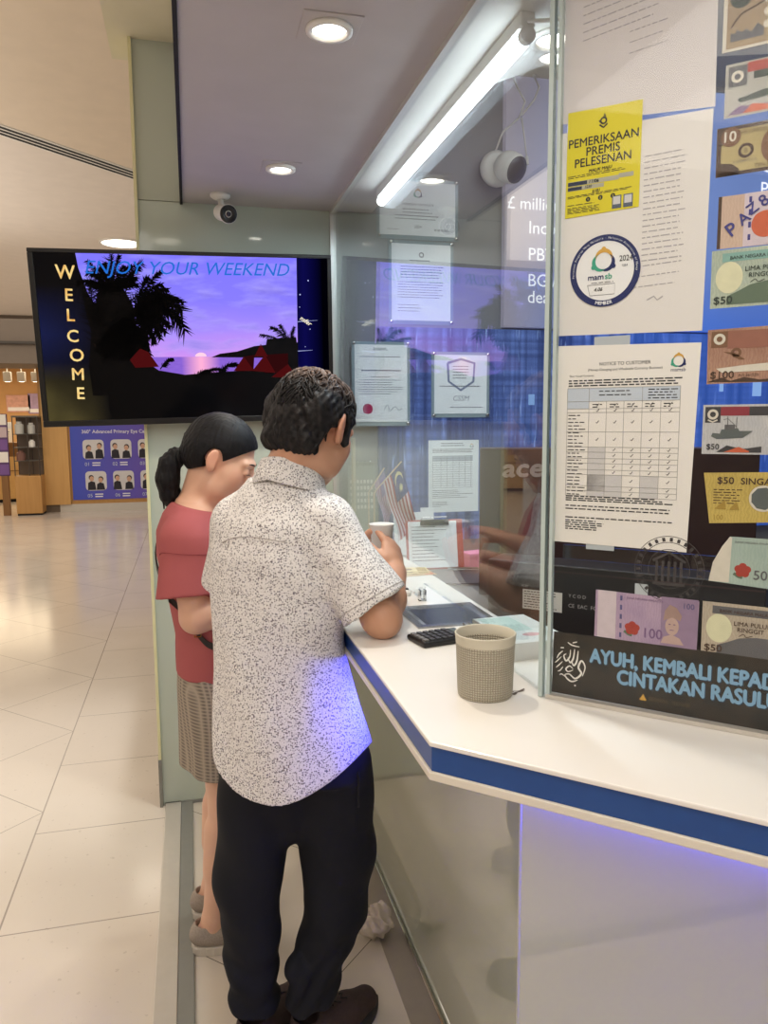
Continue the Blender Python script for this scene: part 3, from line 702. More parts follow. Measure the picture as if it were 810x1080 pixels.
def flower(parent, x, y, r, m=RED):
    mb = MB()
    for k in range(5):
        a = 2*PI*k/5+.3; mb.disc(x+r*.55*math.cos(a), y+r*.5*math.sin(a), r*.5, .0006+k*.00002, 14)
    mb.disc(x, y, r*.3, .0008, 12); mb.build('hibiscus', m, parent); MB().stroke([(x-r*1.1, y-r*.5), (x-r*.5, y-r*.9), (x, y-r)], r*.4, .0005).build('leaf', GRN, parent)
# ornate brown note at the very top
b = note('brown note at the top edge of the front glass, cut by the frame', Q(.232, 2.054, .15, .078), note_mat('note brown grey', rgb(176, 152, 118), rgb(150, 128, 104), rgb(120, 96, 74)))
MB().rect(0, 0, .15, .0035, .0005).rect(0, 0, .005, .078, .0005).build('margin', PALE, b); MB().disc(.022, .068, .014, .0006, 24).build('seal', DGR, b); MB().poly([(.01, .012), (.01, .024), (.016, .022), (.018, .028), (.024, .022), (.03, .026), (.036, .02), (.044, .03), (.052, .022), (.052, .012)], .0006).build('skyline', GRY, b)
MB().stroke(curve([(.01, .03), (.022, .045), (.04, .052), (.06, .06)]), .0025, .0007).build('arch_line', DBR, b); mb = MB()
for k in range(3): mb.disc(.056, .026+.016*k, .005, .0007, 16)
mb.build('rosettes', PALE, b)
# red topped ship note
b = note('grey note with red top and anchored ship, second from the top', Q(.238, 1.966, .15, .071), note_mat('note ship grey', rgb(186, 182, 176), rgb(168, 166, 150), rgb(140, 136, 128)))
MB().rect(.004, .040, .028, .067, .0005).build('crest_panel', GRY, b); MB().rect(.028, .056, .15, .069, .0005).build('top_band', RED, b); MB().rect(.036, .046, .15, .056, .0006).build('name_band', DGR, b)
MB().ring(.0155, .053, .004, .008, .0007, 18).build('crest', PALE, b); MB().poly([(.016, .023), (.05, .030), (.1, .030), (.11, .024), (.02, .018)], .0007).build('ship', DGR, b); MB().poly([(.004, .003), (.02, .014), (.04, .010), (.06, .012), (.06, .003)], .0006).build('wave_panel', PUR, b); MB().poly([(.024, .003), (.036, .014), (.06, .009), (.06, .003)], .0008).build('wave_panel', ORG, b)
# ten dollars
b = note('olive brown note with a large 10 and circular seal', Q(.2305, 1.888, .15, .066, .006), note_mat('note olive', rgb(190, 172, 118), rgb(172, 154, 104), rgb(140, 120, 80)))
MB().rect(0, 0, .15, .005, .0005).rect(0, .061, .15, .066, .0005).rect(0, 0, .006, .066, .0005).poly([(0, .04), (.012, .044), (.014, .066), (0, .066)], .0005).poly([(.006, .0), (.03, .0), (.03, .008), (.02, .016), (.006, .018)], .0005).build('border', DBR, b)
text('numeral', [('10', .006, .046, .014, 'L')], PALE, b, z=.0012, bold=.03); MB().disc(.018, .052, .013, .0009, 24).build('numeral_scroll', BR, b); MB().ring(.038, .031, .006, .010, .0007, 24).build('seal', DBR, b); text('seal_letter', [('B', .038, .028, .0065, 'C')], DBR, b)
text('lettering', [('THE UNITED STATES', .026, .0535, .0052, 'L'), ('TEN DOLLARS', .05, .0065, .005, 'L')], DBR, b, z=.0010); text('small_lettering', [('E 27044713 A', .022, .016, .0038, 'L')], GRY, b)
MB().disc(.075, .033, .018, .0006, 28, .024).build('portrait_oval', BR, b)
# pink note with handwriting
b = note('pinkish note with PAZ handwritten in blue ink across it', Q(.236, 1.789, .15, .072, -.01), note_mat('note pink tan', rgb(206, 180, 158), rgb(196, 168, 150), rgb(178, 146, 132)))
MB().rect(0, 0, .0045, .072, .0005).build('margin', DBR, b); MB().rect(.034, .0, .15, .072, .0004).build('inner_panel', ink('pink pale', 206, 190, 196), b); MB().disc(.062, .028, .018, .0007, 28).disc(.056, .034, .01, .0008, 20).build('hibiscus', ORG, b); mb = MB()
for k in range(4): mb.rect(.040, .008+.017*k, .0435, .016+.017*k, .0007)
mb.build('security_thread', BLU, b); text('handwriting', [('P', .018, .014, .019, 'L', 0, R(35)), ('A', .032, .028, .016, 'L', 0, R(35)), ('Z', .043, .041, .015, 'L', 0, R(35)), ('8', .058, .050, .016, 'L', 0, R(35))], BLU, b, z=.0014, bold=.02)
# green fifty
M_G50 = note_mat('note green', rgb(190, 198, 176), rgb(160, 172, 158), rgb(128, 142, 128))
def fifty(label, quad, m, dark, mid, group='banknotes taped behind the front glass'):
    b = note(label, quad, m, group)
    MB().rect(.014, .064, .15, .076, .0005).build('top_band', mid, b); MB().disc(.024, .042, .018, .0006, 28, .022).build('watermark', ink('pale yellow', 216, 212, 176), b)
    MB().poly([(.022, .004), (.022, .016), (.036, .022), (.052, .03), (.075, .034), (.15, .034), (.15, .004)], .0006).build('scroll_panel', GRY if dark is DBR else GRN, b)
    text('numeral', [('$50', .004, .006, .0105, 'L', 0, 0, 1.15)], dark, b, z=.0012, bold=.03); text('lettering', [('BANK NEGARA MALAYSIA', .024, .0668, .0048, 'L'), ('LIMA PULUH', .044, .049, .0066, 'L'), ('RINGGIT', .049, .040, .0066, 'L')], dark, b, z=.0011, bold=.015)
    MB().stroke(curve([(.052, .033), (.058, .037), (.062, .033), (.07, .036)]), .001, .0009).build('signature', dark, b)
    return b
fifty('green note printed $50, below the handwritten pink note', Q(.2305, 1.706, .15, .081, .004), M_G50, DGR, TEA)
# brown hundred
b = note('reddish brown note printed $100 with a flying aeroplane', Q(.2305, 1.598, .158, .078, .016), note_mat('note red brown', rgb(186, 146, 122), rgb(158, 116, 96), rgb(120, 80, 66)))
MB().rect(.004, .052, .026, .075, .0005).build('crest_panel', BR, b); MB().rect(.026, .050, .158, .075, .0005).build('top_band', ink('rust', 148, 96, 78), b); MB().ring(.015, .064, .004, .008, .0007, 18).build('crest', PALE, b)
MB().poly([(.012, .022), (.05, .026), (.11, .030), (.11, .018), (.02, .016)], .0007).build('aeroplane', PALE, b); MB().poly([(.02, .046), (.036, .044), (.05, .034), (.042, .034), (.03, .042)], .0008).ring(.038, .044, .003, .007, .0008, 18).build('bird_emblem', BR, b)
MB().poly([(.0, .003), (.02, .009), (.032, .004), (.05, .009), (.07, .005), (.158, .009), (.158, .0)], .0006).build('wave_band', DBR, b); text('numeral', [('$100', .004, .008, .0105, 'L', 0, 0, 1.1)], DBR, b, z=.0012, bold=.015); text('small_lettering', [('A/3 261520', .042, .010, .004, 'L')], DBR, b)
# ship fifty
b = note('white and grey note with cargo ship and $50 beside the table notice', Q(.2275, 1.496, .156, .072, .002), note_mat('note ship white', rgb(200, 198, 196), rgb(184, 184, 186), rgb(160, 158, 160)))
MB().rect(.003, .046, .024, .069, .0005).rect(.062, .056, .156, .069, .0005).build('dark_panel', ink('charcoal', 60, 58, 60), b); MB().rect(.024, .056, .062, .069, .0005).build('red_panel', ink('maroon', 140, 50, 60), b); MB().ring(.0135, .058, .004, .0075, .0007, 18).stroke([(.007, .05), (.0135, .047), (.02, .05)], .002, .0007).build('crest', PALE, b)
MB().poly([(.012, .026), (.02, .022), (.055, .024), (.068, .034), (.05, .034), (.048, .038), (.026, .036), (.024, .030), (.014, .031)], .0007).build('ship_hull', ink('slate', 92, 98, 96), b); MB().stroke([(.034, .035), (.034, .055)], .001, .0007).stroke([(.046, .035), (.046, .054)], .001, .0007).stroke([(.028, .05), (.034, .052), (.046, .040)], .0008, .0007).rect(.03, .036, .044, .043, .0007).build('ship_mast', GRY, b)
MB().poly([(.02, .003), (.034, .013), (.055, .008), (.08, .012), (.08, .003)], .0006).build('wave_band', ink('charcoal', 60, 58, 60), b); MB().poly([(.03, .003), (.05, .011), (.064, .005), (.064, .003)], .0008).build('wave_band', ORG, b); text('numeral', [('$50', .006, .007, .0085, 'L')], ink('charcoal', 60, 58, 60), b, z=.0012, bold=.02)
# yellow fifty
b = note('yellow plastic note with a round dark window, printed $50', [(.2425, 1.393), (.392, 1.404), (.385, 1.474), (.232, 1.468)], note_mat('note yellow', rgb(206, 180, 96), rgb(188, 164, 84), rgb(150, 126, 60)))
text('lettering', [('$50', .008, .060, .010, 'L', 0, 0, 1.1), ('SINGAPORE', .040, .060, .0095, 'L', 0, 0, 1.05)], DBR, b, z=.0011, bold=.02); MB().disc(.071, .040, .019, .0007, 28).build('window_rim', PALE, b); MB().disc(.071, .040, .0165, .0009, 9).build('clear_window', ink('slate', 92, 98, 96), b)
mb = MB(); lines(mb, .004, .046, .03, .05, 6, .0012, 4, .02, .3); mb.build('sail_lines', DBR, b); MB().poly([(.006, .022), (.02, .036), (.022, .022)], .0008).poly([(.026, .022), (.036, .034), (.04, .022)], .0008).build('boat', GLD, b); text('numeral', [('100', .004, .006, .008, 'L', 0, 0, .9)], GLD, b)
# torn green five
b = note('torn pale green note with a white missing corner and red flower', [(.245, 1.306), (.40, 1.298), (.40, 1.374), (.272, 1.375), (.262, 1.360), (.250, 1.335)], note_mat('note mint', rgb(176, 192, 180), rgb(160, 178, 168), rgb(140, 160, 150)))
MB().poly([(0, 0), (.028, .0), (.030, .067), (.027, .069), (.017, .054), (.005, .029)], .0006).build('blank_end', PALE, b); flower(b, .046, .020, .011); text('numeral', [('50', .060, .008, .014, 'L')], GRY, b, z=.0009, bold=.02); text('small_lettering', [('BANK NEGARA MALAYSIA', .034, .060, .0032, 'L')], GRY, b)
# purple hundred
b = note('purple note printed 100 with red flower and capped portrait', Q(.0755, 1.1965, .157, .0775, -.012), note_mat('note purple', rgb(186, 160, 180), rgb(168, 144, 172), rgb(146, 120, 150)))
MB().rect(.0045, .0, .034, .0775, .0005).build('blank_panel', ink('pinkish white', 206, 190, 196), b); MB().rect(.103, 0, .157, .0775, .0005).build('portrait_panel', ink('mauve', 148, 124, 150), b)
mb = MB()
for k in range(5): mb.rect(.040, .004+.015*k, .0435, .012+.015*k, .0007)
mb.build('security_thread', ink('violet', 92, 86, 130), b); flower(b, .060, .021, .0115); text('numeral', [('100', .075, .009, .016, 'L', 0, 0, .95)], PUR, b, z=.0009, bold=.02); text('numeral', [('100', .134, .062, .009, 'L', 0, 0, .95)], ink('violet', 92, 86, 130), b, z=.0012)
text('small_lettering', [('BANK NEGARA MALAYSIA', .050, .068, .0034, 'L')], PUR, b)
MB().disc(.120, .032, .010, .0008, 24, .014).poly([(.104, .004), (.108, .014), (.12, .019), (.132, .014), (.138, .004)], .0007).build('portrait', ink('skin pale', 190, 160, 150), b); MB().poly([(.107, .040), (.109, .056), (.116, .066), (.126, .062), (.134, .050), (.132, .042), (.12, .046)], .0009).build('portrait_cap', ink('tan', 164, 134, 124), b); MB().stroke([(.115, .035), (.118, .035)], .0015, .001).stroke([(.122, .035), (.125, .035)], .0015, .001).stroke([(.117, .026), (.123, .026)], .0012, .001).build('portrait_features', PUR, b)
MB().rect(.062, .068, .082, .094, -.0006).build('tape', TAPE, b)
fifty('tan and grey note printed $50 above the banner lettering', Q(.2385, 1.193, .15, .081, .002), note_mat('note tan', rgb(196, 180, 158), rgb(176, 164, 148), rgb(150, 134, 116)), DBR, GRY)
# ------------------------------------------------------------------ inside the kiosk
# blue lit plaid backdrop and display screen on the inner back wall
t = NT('blue plaid backdrop'); x, y, z = axis(t, t.coords())
bars = t.noise(1, 5, mapping=(26, .001, .35)); bars2 = t.noise(1, 3, mapping=(60, .001, 6)); hor = t.noise(1, 3, mapping=(.001, .001, 34))
v = t.math('MULTIPLY', t.ramp(bars, [(.38, (0, 0, 0)), (.62, (1, 1, 1))]), t.math('ADD', .45, t.math('MULTIPLY', t.ramp(hor, [(.4, (0, 0, 0)), (.6, (1, 1, 1))]), .55)))
c = t.mix(v, rgb(30, 44, 92), rgb(98, 122, 190)); c = t.mix(t.ramp(bars2, [(.62, (0, 0, 0)), (.70, (.6, .6, .6))]), c, rgb(150, 176, 232))
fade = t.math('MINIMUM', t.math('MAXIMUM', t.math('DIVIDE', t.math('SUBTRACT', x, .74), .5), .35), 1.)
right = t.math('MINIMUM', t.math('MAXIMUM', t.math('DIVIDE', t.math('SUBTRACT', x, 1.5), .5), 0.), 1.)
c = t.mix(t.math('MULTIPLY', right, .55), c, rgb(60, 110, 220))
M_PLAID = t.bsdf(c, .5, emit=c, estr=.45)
pl = MB().box(.75, 3.06, 1.0405, 3.38, 3.0855, 1.92).build('blue_backdrop', M_PLAID); tag(pl, 'blue plaid backdrop of lit bars on the back wall inside the kiosk', 'backdrop')
t = NT('display gradient'); x, y, z = axis(t, t.coords())
f = t.math('MINIMUM', t.math('MAXIMUM', t.math('DIVIDE', t.math('SUBTRACT', x, 1.3), .8), 0.), 1.)
c = t.mix(f, rgb(148, 140, 150), rgb(118, 144, 206)); fz = t.math('MINIMUM', t.math('MAXIMUM', t.math('DIVIDE', t.math('SUBTRACT', 2.3, z), .4), 0.), 1.)
c = t.mix(t.math('MULTIPLY', fz, f), c, rgb(64, 112, 214)); n = t.noise(3, 3); c = t.mix(t.math('MULTIPLY', n, .35), c, rgb(96, 108, 150))
dp = MB().box(1.285, 3.05, 1.93, 3.38, 3.084, 2.94).build('video_display', t.bsdf(c, .4, emit=c, estr=.6)); tag(dp, 'tall mauve and blue display panel with white lettering inside the kiosk', 'display')
Mw = Matrix.Translation((0, 3.0488, 0)) @ Euler((R(90), 0, 0)).to_matrix().to_4x4()
WT = glow('display white letters', (.9, .92, 1.), 1.1)
for l_ in [('£ million', 1.292, 2.405, .050, 'L'), ('Inco', 1.388, 2.310, .052, 'L'), ('PBT', 1.388, 2.203, .052, 'L'), ('BGI/', 1.388, 2.098, .052, 'L'), ('deal', 1.388, 2.030, .052, 'L'), ('Ca', 2.50, 2.63, .06, 'L'), ('P', 2.50, 2.53, .06, 'L'), ('Re', 1.55, 2.69, .06)]: text('lettering', [l_], WT, dp, M=Mw)
mb = MB(); rr = random.Random(5)
for k in range(26): x0 = rr.uniform(1.4, 3.2); z0 = rr.uniform(1.2, 1.8); mb.box(x0, 3.052, z0, x0+rr.uniform(.012, .05), 3.0595, z0+rr.uniform(.02, .10))
mb.build('bright_cells', glow('pale blue cells', rgb(150, 190, 250), .8), pl)
# certificates in clear holders on the back wall
def cert(label, x0, z0, x1, z1, y, body, frame=True, m=None):
    w, h = x1-x0, z1-z0
    M = Matrix.Translation((x0, y, z0)) @ Euler((R(90), 0, 0)).to_matrix().to_4x4()
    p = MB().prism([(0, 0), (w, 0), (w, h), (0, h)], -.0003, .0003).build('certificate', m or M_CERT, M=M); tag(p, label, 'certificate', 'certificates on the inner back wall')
    if frame:
        MB().prism([(-.012, -.016), (w+.012, -.016), (w+.012, h+.012), (-.012, h+.012)], -.004, -.0012).build('holder', M_ACRYL2, p)
        for qx in (-.003, w+.003):
            for qz in (-.006, h+.004): MB().lathe([(.007, -.004), (.007, .008), (.005, .010), (0, .010)], 14, c=(qx, qz, 0)).build('standoff', M_CHROME, p, smooth=True)
    body(p, w, h); return p
t = NT('certificate paper'); cc = t.mix(t.noise(20), rgb(216, 222, 226), rgb(228, 232, 234)); M_CERT = t.bsdf(cc, .6, emit=cc, estr=.22)  # paper emits a little: its bright lit look is put into the colour
M_ACRYL2 = mat('pale acrylic backing', rgb(150, 168, 176), .1, 0, .6)
CI = mat('certificate ink', rgb(96, 98, 110), .6); CRED = mat('red wax seal', rgb(178, 40, 62), .5)
def body1(p, w, h):
    figures(p, w/2, h*.78, .016); text('heading', [('MEMBERSHIP CERTIFICATE', w/2, h*.56, .008, 'C'), ('2024', w/2, h*.14, .011, 'C')], CI, p)
    mb = MB(); lines(mb, w*.3, w*.7, h*.42, h*.48, 2, .003, 2); lines(mb, w*.2, w*.8, h*.3, h*.36, 2, .003, 3); lines(mb, w*.1, w*.25, h*.1, h*.1, 1, .002, 4); lines(mb, w*.72, w*.92, h*.1, h*.12, 2, .002, 5); mb.build('printed_text', CI, p)
def body2(p, w, h):
    MB().ring(w/2, h*.86, .006, .011, .0006, 20).build('crest', CI, p); mb = MB(); lines(mb, w*.3, w*.7, h*.78, h*.78, 1, .004, 2); lines(mb, w*.15, w*.9, h*.56, h*.70, 5, .003, 3); lines(mb, w*.1, w*.9, h*.3, h*.5, 7, .0025, 4); lines(mb, w*.1, w*.5, h*.12, h*.2, 3, .0025, 6); mb.build('printed_text', CI, p)
def body3(p, w, h):
    mb = MB(); lines(mb, w*.35, w*.65, h*.93, h*.95, 2, .003, 2); lines(mb, w*.1, w*.9, h*.84, h*.84, 1, .003, 3); lines(mb, w*.12, w*.9, h*.66, h*.66, 1, .005, 5, 0, .05); lines(mb, w*.3, w*.7, h*.58, h*.58, 1, .003, 7); lines(mb, w*.08, w*.92, h*.36, h*.54, 7, .0025, 4, 0, .3); mb.build('printed_text', CI, p)
    MB().disc(w*.24, h*.17, .021, .0007, 28).build('red_seal', CRED, p); MB().stroke(curve([(w*.55, h*.16), (w*.62, h*.22), (w*.66, h*.14), (w*.76, h*.2), (w*.84, h*.15), (w*.9, h*.18)]), .002, .0007).build('signature', CI, p)
def body4(p, w, h):
    MB().stroke([(w*.25, h*.86), (w*.5, h*.93), (w*.76, h*.86), (w*.74, h*.55), (w*.5, h*.40), (w*.27, h*.55), (w*.25, h*.86)], .010, .0006).build('shield', mat('shield blue grey', rgb(132, 142, 172), .5), p); mb = MB(); lines(mb, w*.35, w*.65, h*.6, h*.8, 5, .003, 3); lines(mb, w*.1, w*.9, h*.46, h*.46, 1, .004, 4); mb.build('printed_text', CI, p)
    text('lettering', [('CSSM', w*.5, h*.22, .022, 'C', .2)], mat('shield grey', rgb(150, 156, 170), .5), p); mb = MB(); lines(mb, w*.3, w*.95, h*.1, h*.1, 1, .003, 8); mb.build('footer_print', CI, p)
def body5(p, w, h):
    figures(p, w*.86, h*.92, .007); mb = MB(); lines(mb, w*.25, w*.75, h*.92, h*.95, 2, .003, 2); lines(mb, w*.08, w*.92, h*.83, h*.87, 3, .0025, 3); lines(mb, w*.08, w*.92, h*.2, h*.3, 5, .0022, 6, 0, .5); lines(mb, w*.08, w*.4, h*.08, h*.14, 4, .002, 8, 0, .5); mb.build('printed_text', CI, p)
    mb = MB()
    for k in range(7): mb.rect(w*(.08+.12*k)+.01*(k > 0), h*.34, w*(.08+.12*k)+.01*(k > 0)+.001, h*.78, .0006)
    for k in range(15): mb.rect(w*.08, h*(.34+.44*k/14), w*.88, h*(.34+.44*k/14)+.001, .0006)
    mb.build('table_rules', CI, p); MB().rect(w*.08, h*.71, w*.88, h*.78, .0005).build('table_header', SHADE, p)
cert('landscape framed certificate topped by a swirl emblem, end of the tube lamp above it', .764, 2.285, 1.081, 2.493, 3.0818, body1)
cert('portrait certificate hanging directly under the landscape one', .812, 1.950, 1.062, 2.252, 3.0818, body2)
cert('portrait certificate with a round red seal', .650, 1.540, .868, 1.848, 3.0545, body3)
cert('certificate with a shield drawing on the blue backdrop', .984, 1.572, 1.214, 1.812, 3.0545, body4)
cert('unframed white sheet with a small table hung low on the blue backdrop', .960, 1.160, 1.182, 1.462, 3.0592, body5, False)

# cartons
t = NT('dark brown carton'); n = t.noise(3, 3); M_CART = t.bsdf(t.mix(n, rgb(52, 36, 36), rgb(70, 46, 44)), .35)
t = NT('black carton'); M_CARTB = t.bsdf(t.mix(t.noise(3), rgb(28, 24, 24), rgb(40, 34, 33)), .35)
Mx = Matrix.Translation((.80, 2.06, 1.041)) @ Euler((0, 0, R(-21))).to_matrix().to_4x4()
bx = MB().box(0, 0, 0, .76, .10, .425).build('carton', M_CART, M=Mx, bevel=.003); tag(bx, 'tall dark brown carton with silver lettering standing behind the glass', 'box')
Mf = Euler((R(90), 0, 0)).to_matrix().to_4x4()
text('lettering', [('acer', .062, .345, .052, 'L', .12, R(1), 1.2)], mat('silver print', rgb(150, 140, 136), .4), bx, M=Matrix.Translation((0, -.0012, 0)) @ Mf, bold=.05)
MB().box(.375, -.0008, 0, .385, -.0002, .425).build('flap_seam', M_CARTB, bx); MB().box(.0, .049, .4252, .76, .051, .4256).build('flap_seam', M_CARTB, bx)
Mlo = Matrix(((u2.x, -n2.x, 0, .705), (u2.y, -n2.y, 0, 1.755), (0, 0, 1, 1.041), (0, 0, 0, 1)))
lb = MB().box(0, 0, 0, .62, .10, .165).build('carton', M_CARTB, M=Mlo, bevel=.003); tag(lb, 'low black carton with white label lying in front of the tall brown one', 'box')
fm = Matrix.Translation((0, -.0012, 0)) @ Mf
MB().rect(.092, .052, .190, .100, 0).build('white_label', M_PAPER, lb, M=fm); mb = MB(); lines(mb, .096, .184, .057, .094, 7, .002, 4, 0, .5, True); mb.build('label_print', INK, lb, M=Matrix.Translation((0, -.0014, 0)) @ Mf)
text('lettering', [('acer', .088, .106, .008, 'L', .1), ('CE  EAC  FC', .205, .068, .009, 'L'), ('Y C O D', .205, .092, .008)], mat('pale print', rgb(196, 190, 186), .5), lb, M=fm)
MB().box(.0, -.0006, .148, .62, -.0001, .1515).build('lid_seam', M_CART, lb)

# flags
def flag(label, top, hoist, fly, cols, base, detail=True):
    """top: upper hoist corner; hoist, fly: edge vectors; the stick carries on down to its stand"""
    e = empty('desk_flag', loc=base); tag(e, label, 'flag', 'small desk flags')
    T = Vector(top)-Vector(base); Hh = Vector(hoist); Fl = Vector(fly)
    MB().lathe([(.022, 0), (.022, .006), (.006, .012), (.004, .02)], 20).build('base', M_BLACK, e, smooth=True)
    low = T+Hh*1.25; MB().tube([(0, 0, .01), (0, 0, low.z-.02), low, T+Hh*.5, T-Hh*.06], .0024, 8).build('pole', mat('pale flag stick', rgb(214, 190, 160), .5), e)
    def at(u, v, dz=0):      # u along the fly, v down the hoist
        p = T+Hh*v+Fl*u; return p+Vector((.006*math.sin(u*6+v*4)*u, .016*math.sin(u*5+v*6+1)*u+dz, -.01*u*v))
    def cloth(u0, u1, v0, v1, nu, nv):
        vs = [at(u0+(u1-u0)*i/nu, v0+(v1-v0)*j/nv) for j in range(nv+1) for i in range(nu+1)]
        return MB().add(vs, [(j*(nu+1)+i, j*(nu+1)+i+1, (j+1)*(nu+1)+i+1, (j+1)*(nu+1)+i) for j in range(nv) for i in range(nu)])
    for k in range(14): cloth(.5 if k < 8 else 0, 1, k/14, (k+1)/14, 14, 1).build('stripe', cols[k % 2], e, smooth=True)
    cloth(0, .5, 0, 8/14, 8, 8).build('blue_canton', cols[2], e, smooth=True)
    if detail:
        for dz in (-.0015,):
            mb = MB(); vs = []
            for i in range(25):
                a = R(60+250*i/24); k = .30*math.sin(PI*i/24); vs += [at(.20+.13*math.cos(a), .29+.2*math.sin(a), dz), at(.215+.13*math.cos(a)*(1-k), .29+.2*math.sin(a)*(1-k), dz)]
            mb.add(vs, [(2*i, 2*i+1, 2*i+3, 2*i+2) for i in range(24)]).build('crescent', cols[3], e)
            MB().add([at(.33+(.085 if i % 2 == 0 else .035)*math.cos(PI*i/11), .29+(.13 if i % 2 == 0 else .05)*math.sin(PI*i/11), dz) for i in range(22)], [tuple(range(22))]).build('star', cols[3], e)
    return e
FR, FW, FB, FY = mat('flag red', rgb(170, 44, 60), .7), mat('flag white', rgb(220, 212, 220), .7), mat('flag blue', rgb(34, 48, 124), .7), mat('flag yellow', rgb(214, 206, 150), .7)
flag('small striped flag with blue canton, crescent and star on a desk stick', (.700, 2.55, 1.402), (-.062, 0, -.066), (.052, -.01, -.195), (FR, FW, FB, FY), (.606, 2.55, 1.0816))
flag('pale reflected image of a small flag, mostly stripes, hanging just left of the crescent flag', (.668, 2.66, 1.375), (-.034, 0, -.05), (.03, -.01, -.15), (mat('flag reflection pale red', rgb(160, 96, 130), .7), mat('flag reflection lilac', rgb(190, 180, 214), .7), mat('flag reflection pale blue', rgb(120, 110, 170), .7), FY), (.612, 2.66, 1.0816), False)  # reflection of a flag built as an object, its washed-out look in the colours

# clipboards
def clipboard(label, M, m, paper):
    e = MB().box(-.10, 0, 0, .10, .004, .17).build('clipboard', m, M=M, bevel=.003); tag(e, label, 'clipboard')
    if paper:
        MB().box(-.092, -.0016, .006, .078, -.0004, .165).build('form', M_CERT, e); mb = MB(); lines(mb, -.08, .06, .03, .145, 11, .0025, 6, 0, .5); mb.build('form_print', CI, e, M=Matrix.Translation((0, -.0022, 0)) @ Mf)
    c = MB().box(-.05, -.008, .150, .05, -.0018, .163).tube([(-.05, -.008, .166), (.05, -.008, .166)], .004, 10).build('clip', M_CHROME, e); MB().tube([(-.044, -.004, .166), (-.044, -.006, .178), (.044, -.006, .178), (.044, -.004, .166)], .0018, 6).build('clip_lever', M_CHROME, c)
    return e
clipboard('red-backed clipboard holding a white form, propped upright inside the counter', Matrix.Translation((.80, 2.46, 1.041)) @ Euler((R(-12), 0, R(-4))).to_matrix().to_4x4(), mat('red clipboard', rgb(176, 60, 60), .5), True)
clipboard('dark clipboard lying flat at the foot of the red clipboard', Matrix.Translation((.82, 2.20, 1.046)) @ Euler((R(-88), 0, R(-14))).to_matrix().to_4x4(), mat('dark clipboard', rgb(62, 58, 66), .35), False)
# desk calendar, cards, pink box, tissue
e = empty('desk_calendar', Matrix.Translation((.650, 2.93, 1.0816)) @ Euler((0, 0, R(-6))).to_matrix().to_4x4()); tag(e, 'grey desk calendar with big wire rings standing by the back wall', 'calendar')
cal = mat('grey calendar card', rgb(140, 142, 134), .6)
MB().box(-.055, -.002, 0, .055, 0, .29, Euler((R(-9), 0, 0)).to_matrix().to_4x4()).build('page', cal, e); MB().box(-.055, .09, 0, .055, .092, .29, Matrix.Translation((0, 0, 0)) @ Euler((R(9), 0, 0)).to_matrix().to_4x4()).build('easel_back', cal, e)
mb = MB()
for r_ in range(5):
    for c_ in range(7): mb.box(-.046+.0135*c_, -.0035, .12+.025*r_, -.038+.0135*c_, -.0022, .134+.025*r_, Euler((R(-9), 0, 0)).to_matrix().to_4x4())
mb.build('date_grid', mat('calendar pale print', rgb(206, 206, 198), .6), e)
for k in range(4): MB().tube([(-.038+.025*k, .045+.016*math.cos(2*PI*i/16), .292+.018*math.sin(2*PI*i/16)) for i in range(17)], .002, 6).build('ring', M_CHROME, e, smooth=True)
e = MB().box(-.006, -.012, 0, .006, .012, .40).build('acrylic_post', mat('beige acrylic', rgb(190, 184, 160), .3), M=Matrix.Translation((.600, 2.86, 1.0816)), bevel=.002); tag(e, 'narrow beige acrylic post standing left of the grey desk calendar', 'post')
def card(name, label, loc, w, h, rot, m, tilt=-12):
    o = MB().box(-w/2, 0, 0, w/2, .0015, h).build(name, m, M=Matrix.Translation(loc) @ Euler((R(tilt), 0, R(rot))).to_matrix().to_4x4()); return tag(o, label, 'card')
card('card', 'white card propped right of the crescent flag', (.803, 2.56, 1.041), .048, .20, -5, M_CERT, -6)
card('card', 'wide pale card lying low beside the grey calendar', (.79, 2.76, 1.041), .11, .16, 4, M_CERT, -8)
e = MB().box(-.042, -.03, 0, .042, .03, .05).build('box', mat('pink box', rgb(214, 120, 160), .5), M=Matrix.Translation((.945, 2.47, 1.041)) @ Euler((0, 0, R(12))).to_matrix().to_4x4(), bevel=.004); tag(e, 'small pink box between the clipboards and the crumpled tissue', 'box')
MB().box(-.043, -.031, .038, .043, .031, .053).build('lid', mat('pink lid', rgb(224, 138, 176), .5), e, bevel=.004)
def crumple(name, label, loc, r, sq, seed, m, cat='tissue'):
    s = Sdf((-r*1.6, -r*1.6, -r*1.4), (r*1.6, r*1.6, r*1.9), r/16); rr = random.Random(seed)
    s.ell((0, 0, 0), (r*.8, r*.72, r*.55*sq), k=.001); s.ell((r*.3, r*.1, r*.45*sq), (r*.42, r*.4, r*.55*sq), k=r*.2); s.ell((-r*.45, -r*.2, r*.1), (r*.5, r*.5, r*.3), k=r*.2)
    K = np.random.default_rng(seed).normal(0, 1, (6, 3)); K = K/np.linalg.norm(K, axis=1)[:, None]
    s.f = s.f*.8
    sl, (X, Y, Z) = s.box(s.lo, s.lo+s.res*s.n)
    for i in range(6): s.f += ((np.abs(((K[i, 0]*X+K[i, 1]*Y+K[i, 2]*Z)/r*(1.3+.35*i)+.37*i+.25*np.sin(3*(X-Y)/r)) % 1-.5)-.25)*r*.16).astype(np.float32)
    o = s.mesh(name, m, 1); zs = min(v.co.z for v in o.data.vertices); o.location = (loc[0], loc[1], loc[2]-zs); return tag(o, label, cat)
crumple('tissue', 'crumpled white tissue on the desk right of the pink box', (1.0, 2.42, 1.0402), .045, 1.3, 4, M_CERT)
# ------------------------------------------------------------------ things on the counter
Z0 = 1.0812
